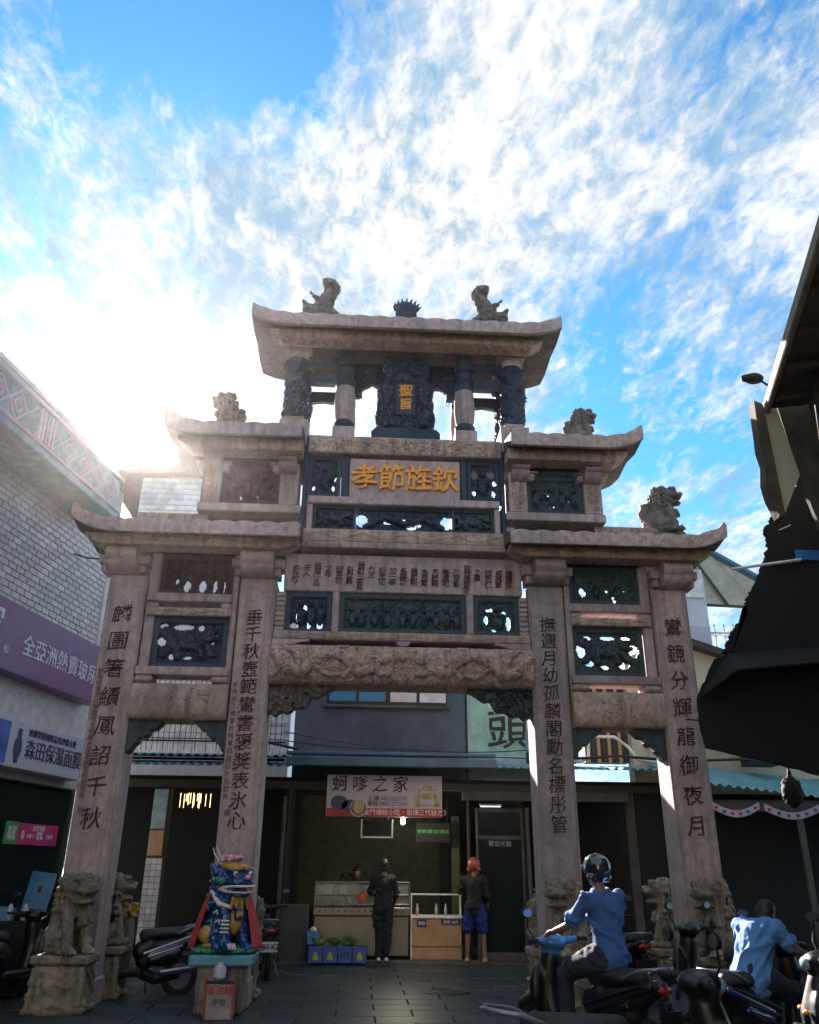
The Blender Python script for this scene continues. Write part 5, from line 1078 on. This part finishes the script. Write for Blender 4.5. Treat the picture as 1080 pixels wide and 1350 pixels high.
def person(label, loc, rz, J, mats, hat=None, hair=True, bare_legs=False, vox=.013, sleeves='long', yaw=0, tilt=0, cat='person', short=False):
    """J: joints hip, chest, neck, head, shoulders sL sR, elbows eL eR, wrists wL wR, hL hR, knees kL kR, ankles aL aR (facing -Y)"""
    t = thing('person', label, cat, loc, rz=rz); V = {k: Vector(v) for k, v in J.items()}
    hp, mt = head(V['head'], yaw, tilt)
    b = list(hp)+[('c', tuple(V['neck']), .055, tuple(V['head']-Vector((0, 0, .04))), .05), ('c', tuple(V['hip']), .12, tuple(V['chest']), .125)]
    for s in 'LR':
        b += [('c', tuple(V['chest']), .10, tuple(V['s'+s]), .055), ('c', tuple(V['s'+s]), .052, tuple(V['e'+s]), .040), ('c', tuple(V['e'+s]), .040, tuple(V['w'+s]), .026), ('c', tuple(V['hip']), .10, tuple(V['h'+s]), .085), ('c', tuple(V['h'+s]), .085, tuple(V['k'+s]), .056), ('c', tuple(V['k'+s]), .054, tuple(V['a'+s]), .036)]
        b += hand(V['w'+s], (V['w'+s]-V['e'+s]), 1 if s == 'L' else -1)
    link('body', blob('body', b, vox, 1), 'skin', t)
    sh = [('c', tuple(V['hip']+Vector((0, 0, -.03))), .168, tuple((V['hip']+V['chest'])/2), .140), ('c', tuple((V['hip']+V['chest'])/2), .145, tuple(V['chest']), .155), ('c', tuple(V['sL']), .082, tuple(V['sR']), .082), ('c', tuple(V['chest']+Vector((.05, 0, .03))), .11, tuple(V['neck']-Vector((0, 0, .07))), .065), ('c', tuple(V['chest']-Vector((.05, 0, -.03))), .11, tuple(V['neck']-Vector((0, 0, .07))), .065)]
    for s in 'LR':
        e = V['e'+s] if sleeves == 'long' else V['s'+s].lerp(V['e'+s], .75)
        sh.append(('c', tuple(V['s'+s]), .074, tuple(e), .060)); sh.append(('c', tuple(V['chest']+Vector((0, .01, .01))), .135, tuple(V['s'+s]), .084))
        if sleeves == 'long': sh.append(('c', tuple(V['e'+s]), .058, tuple(V['e'+s].lerp(V['w'+s], .9)), .042))
    link('shirt', blob('shirt', sh, .011, 1, .034, 8, len(label) % 7), mats[0], t)
    tr = []
    for s in 'LR':
        k = V['k'+s] if not short else V['h'+s].lerp(V['k'+s], .85)
        tr += [('c', tuple(V['hip']), .135, tuple(V['h'+s]), .115), ('c', tuple(V['h'+s]), .115, tuple(k), .085 if not short else .105)]
        if not short: tr.append(('c', tuple(V['k'+s]), .083, tuple(V['k'+s].lerp(V['a'+s], .93)), .062))
    link('trousers', blob('trousers', tr, .014, 1, .026, 8, len(label) % 5), mats[1], t)
    for s in 'LR':
        a = V['a'+s]; link('shoe', blob('shoe', [('c', (a.x, a.y+.03, a.z-.045), .040, (a.x, a.y-.13, a.z-.055), .034), ('e', (a.x, a.y-.05, a.z-.062), (.045, .13, .022))], .012, 1), mats[2], t)
    f = lambda *p: tuple(mt @ Vector(p)); r = (tilt, 0, yaw)
    if hair: link('hair', blob('hair', [('e', f(0, .028, .035), (.084, .092, .098), r), ('e', f(0, .055, -.03), (.070, .055, .07), r), ('e', f(0, -.05, .09), (.06, .04, .03), r)], .010, 1, .012, 30), 'hair', t)
    if hat:
        h = link('helmet', blob('helmet', [('e', f(0, .015, .055), (.125, .145, .125), r), ('c', f(-.09, .04, -.03), .045, f(.09, .04, -.03), .045)], .012, 1), hat, t)
        link('visor', blob('visor', [('c', f(-.07, -.12, .06), .018, f(.07, -.12, .06), .018), ('c', f(-.05, -.16, .05), .012, f(.05, -.16, .05), .012), ('c', f(0, -.12, .06), .018, f(0, -.16, .05), .012)], .009, 1), 'blueglass' if hat == 'blackhat' else 'black', h)
    return t
ST = dict(hip=(0, 0, .93), chest=(0, .0, 1.26), neck=(0, 0, 1.43), head=(0, -.02, 1.575), sL=(.175, 0, 1.37), sR=(-.175, 0, 1.37), eL=(.24, .02, 1.12), eR=(-.24, .02, 1.12), wL=(.20, -.16, .98), wR=(-.20, -.16, .98), hL=(.09, 0, .88), hR=(-.09, 0, .88), kL=(.10, -.02, .49), kR=(-.10, -.02, .49), aL=(.11, 0, .10), aR=(-.11, .0, .10))
person('customer in black seen from behind at the steel food counter', (-.05, 4.92, .06), R(178), dict(ST, eL=(.26, -.10, 1.14), wL=(.16, -.30, 1.10), aL=(.07, 0, .10), aR=(-.07, 0, .10), kL=(.08, 0, .49), kR=(-.08, 0, .49)), ('c_black', 'c_black', 'white'))
person('customer with a salmon helmet, black jacket and royal blue shorts by the drinks counter', (1.62, 4.85, .06), R(160), dict(ST, eL=(.30, -.06, 1.15), wL=(.28, -.22, 1.25), kL=(.14, -.02, .49), kR=(-.14, -.02, .49), aL=(.16, 0, .10), aR=(-.16, 0, .10)), ('c_black', 'c_shorts', 'wood'), hat='pinkhat', hair=False, short=True)
person('shopkeeper in dark clothes bending behind the steel food counter', (-.62, 6.6, .06), R(10), dict(ST, head=(.04, -.16, 1.46), neck=(.02, -.08, 1.38), chest=(0, -.04, 1.22), wL=(.14, -.36, 1.0), wR=(-.16, -.36, 1.0), eL=(.28, -.12, 1.1), eR=(-.26, -.12, 1.1)), ('c_black', 'c_black', 'black'), tilt=R(25))
RD = dict(hip=(0, .05, .90), chest=(0, -.0, 1.24), neck=(0, -.03, 1.40), head=(0, -.07, 1.55), sL=(.17, -.02, 1.34), sR=(-.17, -.02, 1.34), eL=(.27, -.18, 1.12), eR=(-.27, -.18, 1.12), wL=(.26, -.42, 1.06), wR=(-.26, -.42, 1.06), hL=(.11, 0, .86), hR=(-.11, 0, .86), kL=(.19, -.38, .72), kR=(-.19, -.38, .72), aL=(.20, -.34, .32), aR=(-.20, -.34, .32))
rider_rz = math.atan2(-.9, -.45)+R(180)          # faces left and away
rider_rz = R(-156)
person('scooter rider in a blue T-shirt and dark helmet seen from behind', (1.68, -3.55, .02), rider_rz, RD, ('c_blue', 'c_jean', 'black'), hat='blackhat', hair=False, sleeves='short')
person('person in a pale blue shirt hunched forward on a scooter at the right', (2.88, -3.8, -.10), R(128), dict(RD, hip=(0, .06, .88), chest=(0, -.12, 1.16), neck=(0, -.25, 1.27), head=(0, -.38, 1.34), sL=(.17, -.18, 1.25), sR=(-.17, -.18, 1.25), eL=(.26, -.30, 1.08), eR=(-.26, -.30, 1.08), wL=(.24, -.50, 1.04), wR=(-.24, -.50, 1.04)), ('c_pale', 'c_jean', 'black'), sleeves='short', tilt=R(20))

# ================================================================== scooters
M['s_black'] = plain('black_scooter_paint', (.005, .006, .008), .42, bs=.05, coat=.1, dirt=(.02, .02, .02)); M['s_blue'] = plain('blue_scooter_paint', (.01, .04, .14), .22, bs=0, coat=.7); M['s_sky'] = plain('sky_blue_scooter_paint', (.05, .20, .38), .25, bs=0, coat=.6)
M['s_silver'] = plain('silver_scooter_paint', (.20, .22, .28), .28, .4, bs=0, coat=.4); M['s_white'] = plain('white_scooter_paint', (.70, .72, .78), .25, bs=0, coat=.5); M['seatm'] = plain('seat_vinyl', (.015, .015, .017), .6, bs=.2, sc=20)
M['lens'] = glass('headlight_lens', (.25, .40, .5), .05, .8); M['redlens'] = plain('red_lens', (.35, .02, .02), .2, bs=0, coat=.5); M['amber'] = plain('amber_lens', (.6, .22, .02), .2, bs=0, coat=.5)
def scooter(label, loc, rz, body='s_black', panel='s_black', cowl='s_black', plate=None, side='s_black', name='parked_scooter', grp='scooters parked round the arch', top=None, lean=0):
    t = thing(name, label, 'scooter', loc, grp, rz=rz); t.rotation_euler = (lean, 0, rz)
    for x in (-.63, .64):
        w_ = MB().torus((x, 0, .245), .195, .052, 'y', 26, 8).build('wheel', 'rubber', t, True); MB().lathe([(.03, -.05), (.17, -.03), (.175, 0), (.17, .03), (.03, .05)], 20, (x, 0, .245), 'y').build('rim', 's_silver', w_, 'auto'); MB().lathe([(.09, -.058), (.09, -.05)], 16, (x, 0, .245), 'y').build('brake_disc', 'chrome', w_)
    cblob('rear_body', body, t, parts=[('c', (-.55, 0, .62), .13, (-.10, 0, .55), .13), ('c', (-.55, 0, .62), .12, (-.82, 0, .72), .06), ('c', (-.15, 0, .45), .13, (-.20, 0, .60), .13), ('e', (-.35, 0, .50), (.30, .16, .14))], vox=.02, sm=3)
    for s in (-1, 1): cblob('side_panel%d' % s, panel, t, 'side_panel', parts=[('c', (-.20, s*.12, .52), .05, (-.78, s*.09, .72), .03), ('c', (-.22, s*.13, .47), .035, (-.55, s*.12, .56), .03)], vox=.012, sm=2); cblob('side_stripe%d' % s, side, t, 'side_stripe', parts=[('c', (-.10, s*.175, .54), .013, (-.72, s*.125, .73), .010), ('c', (-.16, s*.178, .50), .010, (-.60, s*.155, .62), .008)], vox=.007, sm=0)
    MB().box(-.12, .42, -.15, .15, .26, .36, .03).build('footboard', body, t)
    cblob('front_shield', cowl, t, parts=[('c', (.42, 0, .34), .10, (.50, 0, .62), .13), ('c', (.50, 0, .62), .13, (.44, 0, .86), .10), ('e', (.50, .12, .60), (.07, .10, .20)), ('e', (.50, -.12, .60), (.07, .10, .20))], vox=.018, sm=3)
    cblob('front_fender', cowl, t, parts=[('c', (.48, 0, .46), .065, (.66, 0, .51), .07), ('c', (.66, 0, .51), .07, (.86, 0, .42), .055)], vox=.016, sm=3)
    for s in (-1, 1): MB().tube([(.50, s*.08, .60), (.60, s*.08, .36), (.64, s*.075, .25)], .022, 8).build('fork', 'chrome', t, True)
    cb = cblob('handlebar_cowl', top or cowl, t, parts=[('e', (.42, 0, .98), (.14, .13, .08)), ('c', (.42, -.10, .98), .05, (.36, -.24, 1.0), .03), ('c', (.42, .10, .98), .05, (.36, .24, 1.0), .03), ('c', (.44, 0, .86), .09, (.44, 0, .96), .10)], vox=.014, sm=2)
    link('headlight', blob('hl', [('e', (.53, 0, .97), (.05, .09, .05))], .012, 1) if 'hl' not in _bc else _bc['hl'].copy(), 'lens', cb); 
    for s in (-1, 1):
        MB().tube([(.36, s*.22, 1.0), (.32, s*.36, 1.0)], .018, 8).build('grip', 'rubber', t); MB().tube([(.40, s*.24, 1.01), (.42, s*.30, 1.10), (.40, s*.32, 1.2)], .007, 5).build('mirror_stalk', 'black', t)
        cblob('mirror%d' % s, 'black', t, 'mirror', parts=[('e', (.40, s*.33, 1.23), (.015, .075, .05))], vox=.010, sm=1); MB().lathe([(.002, 0), (.05, 0), (.05, .003)], 14, mat=Matrix.Translation((.383, s*.33, 1.23)) @ Matrix.Rotation(R(-90), 4, 'Y') @ Matrix.Diagonal((.7, 1.1, 1, 1))).build('mirror_glass', 'chrome', t)
        link('indicator', blob('ind%d' % s, [('e', (.60, s*.13, .66), (.03, .05, .02))], .01, 0), 'amber', t)
    cblob('seat', 'seatm', t, parts=[('c', (-.62, 0, .77), .075, (-.12, 0, .74), .085), ('e', (-.40, 0, .76), (.30, .13, .06))], vox=.016, sm=2)
    MB().tube([(-.52, -.13, .76), (-.72, -.13, .84), (-.88, -.10, .86), (-.92, 0, .86), (-.88, .10, .86), (-.72, .13, .84), (-.52, .13, .76)], .016, 8).build('grab_rail', 's_silver', t, True)
    link('tail_light', blob('tl', [('e', (-.86, 0, .70), (.03, .09, .035))], .012, 1), 'redlens', t)
    MB().tube([(-.35, .12, .30), (-.85, .17, .36)], .045, 10).build('exhaust', 'chrome', t); MB().tube([(-.1, 0, .3), (-.3, 0, .22), (-.62, 0, .26)], .07, 8).build('engine', 'black', t); MB().tube([(-.2, -.14, .25), (-.25, -.22, .02)], .012, 6).build('stand', 'chrome', t)
    pf = MB().box(-.90, -.885, -.13, .13, .42, .56, .003).build('number_plate', 'white' if plate else 'black', t)
    if plate: text('plate_lettering', plate, .105, (-.903, 0, .49), 'black', pf, rot=(R(90), 0, R(-90)), ex=.001, off=.002)
    MB().box(-.885, -.80, -.04, .04, .44, .62, .01).build('mudguard', 'black', t)
    return t
scooter('black scooter with a blue headlight cowl under the rider in the blue T-shirt', (1.52, -3.40, 0), R(122), top='s_sky', name='scooter', grp='ridden scooters')
scooter('black scooter under the person in the pale blue shirt', (3.02, -3.68, 0), R(38), panel='s_blue', name='scooter', grp='ridden scooters')
scooter('white and blue sport scooter parked between the two left columns', (-3.50, .95, 0), R(203), panel='s_silver', side='s_white', cowl='s_black', body='s_black', top='s_black')
scooter('dark scooter showing its white number plate beside the shop entrance', (-2.0, 3.35, 0), R(100), plate='285·KZ')
scooter('black scooter in the foreground showing its silver grab rail and side stripes', (1.10, -6.15, 0), R(4), panel='s_silver', side='s_silver')
scooter('black scooter parked at the far left before the shop window', (-5.05, .6, 0), R(70), panel='s_black', top='s_black')
scooter('dark scooter at the right edge with a bright round mirror', (4.05, -2.6, 0), R(150), panel='s_blue', side='s_silver')
scooter('black scooter behind the hunched person at the right', (3.55, -1.5, 0), R(120))
scooter('black scooter at the lower right corner with a blue panel', (3.35, -5.0, 0), R(160), panel='s_sky', side='s_black')
scooter('dark scooter standing behind the rider between the right columns', (3.1, .9, 0), R(95), side='s_silver')
# sky-blue placards and cups by the left shop
for k, (x, y, z, w_, h_, rz_, la) in enumerate(((-5.10, 1.45, .97, .38, .55, 55, 'tilted sky-blue board with a dark slot beside the left lion'), (-4.72, 1.75, 1.05, .36, .50, 50, 'sky-blue board half hidden behind the left lion'), (-5.50, 1.2, .60, .40, .48, 60, 'sky-blue board at the left edge of the picture'), (-5.10, 1.05, .60, .16, .26, 50, 'small pale blue card between the sky-blue boards'))):
    b = thing('plastic_board', la, 'board', (x, y, z), rz=R(rz_-60)); b.rotation_euler = (R(-8), R(6), R(rz_-60))
    link('board_face', blob('bf%d' % k, [('b', (-w_/2, w_/2, -.012, .012, 0, h_))], .012, 2), 's_sky', b); MB().box(-.02, .03, -.018, -.014, h_*.5, h_*.66, .001).build('slot', 'black', b); MB().box(-.02, .02, -.01, .01, -z+.05, .01).build('stalk', 'black', b)
for x in (-5.28, -5.08): tag(MB().lathe([(.03, 0), (.04, .02), (.04, .16), (.02, .20), (0, .22)], 12, (x, 1.1, .90)).build('white_bottle', 'sign_white', None, True), 'white bottle left of its pair above the pale blue card' if x < -5.2 else 'white bottle right of its pair above the pale blue card', 'bottle', 'pair of white bottles')
box_ = tag(MB().box(-5.42, -4.95, 1.0, 1.25, 0, .895).build('crate', 'dark', None), 'dark crate under the white bottles by the left shop', 'crate')
vf = thing('flower_pot', 'small pot of yellow flowers behind the leftmost column', 'potted plant', (-3.72, 1.25, .03)); MB().lathe([(.09, 0), (.12, .5), (.13, .52), (.10, .9)], 14).build('pot', 'lion_stone', vf, 'auto'); link('flowers', blob('flowers', [('e', (random.uniform(-.1, .1), random.uniform(-.1, .1), .98+random.uniform(-.06, .1)), (.04, .04, .03)) for _ in range(22)], .014, 0, .02, 30), 'lyel', vf)
vg = thing('flower_pot', 'pot of orange flowers at the foot of the rightmost column', 'potted plant', (4.02, -.80, .03)); MB().lathe([(.16, 0), (.20, .35), (.22, .38), (.16, .42)], 14).build('pot', 'lgreen', vg, 'auto'); link('flowers', blob('flowers', [('e', (random.uniform(-.15, .15), random.uniform(-.12, .12), .50+random.uniform(-.08, .12)), (.035, .035, .03)) for _ in range(34)], .014, 0, .02, 30), 'lyel', vg)

# ------------------------------------------------------------------ volume added to imitate the sun's glare: haze
h = MB().add([(x, y, z) for x in (-420, 420) for y in (-320, 520) for z in (-1, 12.6)], [(0, 1, 3, 2), (4, 6, 7, 5), (0, 4, 5, 1), (2, 3, 7, 6), (0, 2, 6, 4), (1, 5, 7, 3)]).build('haze', None); h['kind'] = 'stuff'
m = bpy.data.materials.new('haze_air'); m.use_nodes = True; t = m.node_tree; t.nodes.clear()
pv = N(t, 'ShaderNodeVolumePrincipled'); pv.inputs['Density'].default_value = .00036; pv.inputs['Anisotropy'].default_value = .88; pv.inputs['Color'].default_value = (1, .93, .93, 1)
om = N(t, 'ShaderNodeOutputMaterial'); lk(t, pv.outputs[0], om.inputs['Volume']); h.data.materials.append(m)

# ------------------------------------------------------------------ lettering becomes plain meshes
bpy.context.view_layer.update()
dg = bpy.context.evaluated_depsgraph_get(); _new = []; _cache = {}
for o in [o for o in COL.objects if o.type == 'FONT']:
    me = bpy.data.meshes.new_from_object(o.evaluated_get(dg)); _new.append((o, me))

for o, me in _new:
    n = o.name; loc, rot, scl, par = o.location.copy(), o.rotation_euler.copy(), o.scale.copy(), o.parent
    cu = o.data; bpy.data.objects.remove(o); bpy.data.curves.remove(cu)
    me.name = n
    if n.split('.')[0] in ('carved_character', 'gold_character', 'brush_lettering', 'carved_inscription') and len(me.vertices):
        k = len(me.vertices); cv = np.empty(k*3, 'f'); me.vertices.foreach_get('co', cv); cv = cv.reshape(-1, 3); sz = max(cv[:, 0].max()-cv[:, 0].min(), .05); sd_ = (len(n)*7 % 97)+k*.37
        cv[:, 0] += (fbm(cv[:, 0]/sz*3.5+sd_, cv[:, 1]/sz*3.5, 3)-.44)*sz*.16+cv[:, 1]*.05; cv[:, 1] += (fbm(cv[:, 0]/sz*3.5+40, cv[:, 1]/sz*3.5+sd_, 3)-.44)*sz*.16+cv[:, 0]*.06
        me.vertices.foreach_set('co', cv.ravel())
    q = bpy.data.objects.new(n, me); COL.objects.link(q); q.parent = par; q.location = loc; q.rotation_euler = rot; q.scale = scl
for o in COL.objects:
    if '_w' in o: del o['_w']
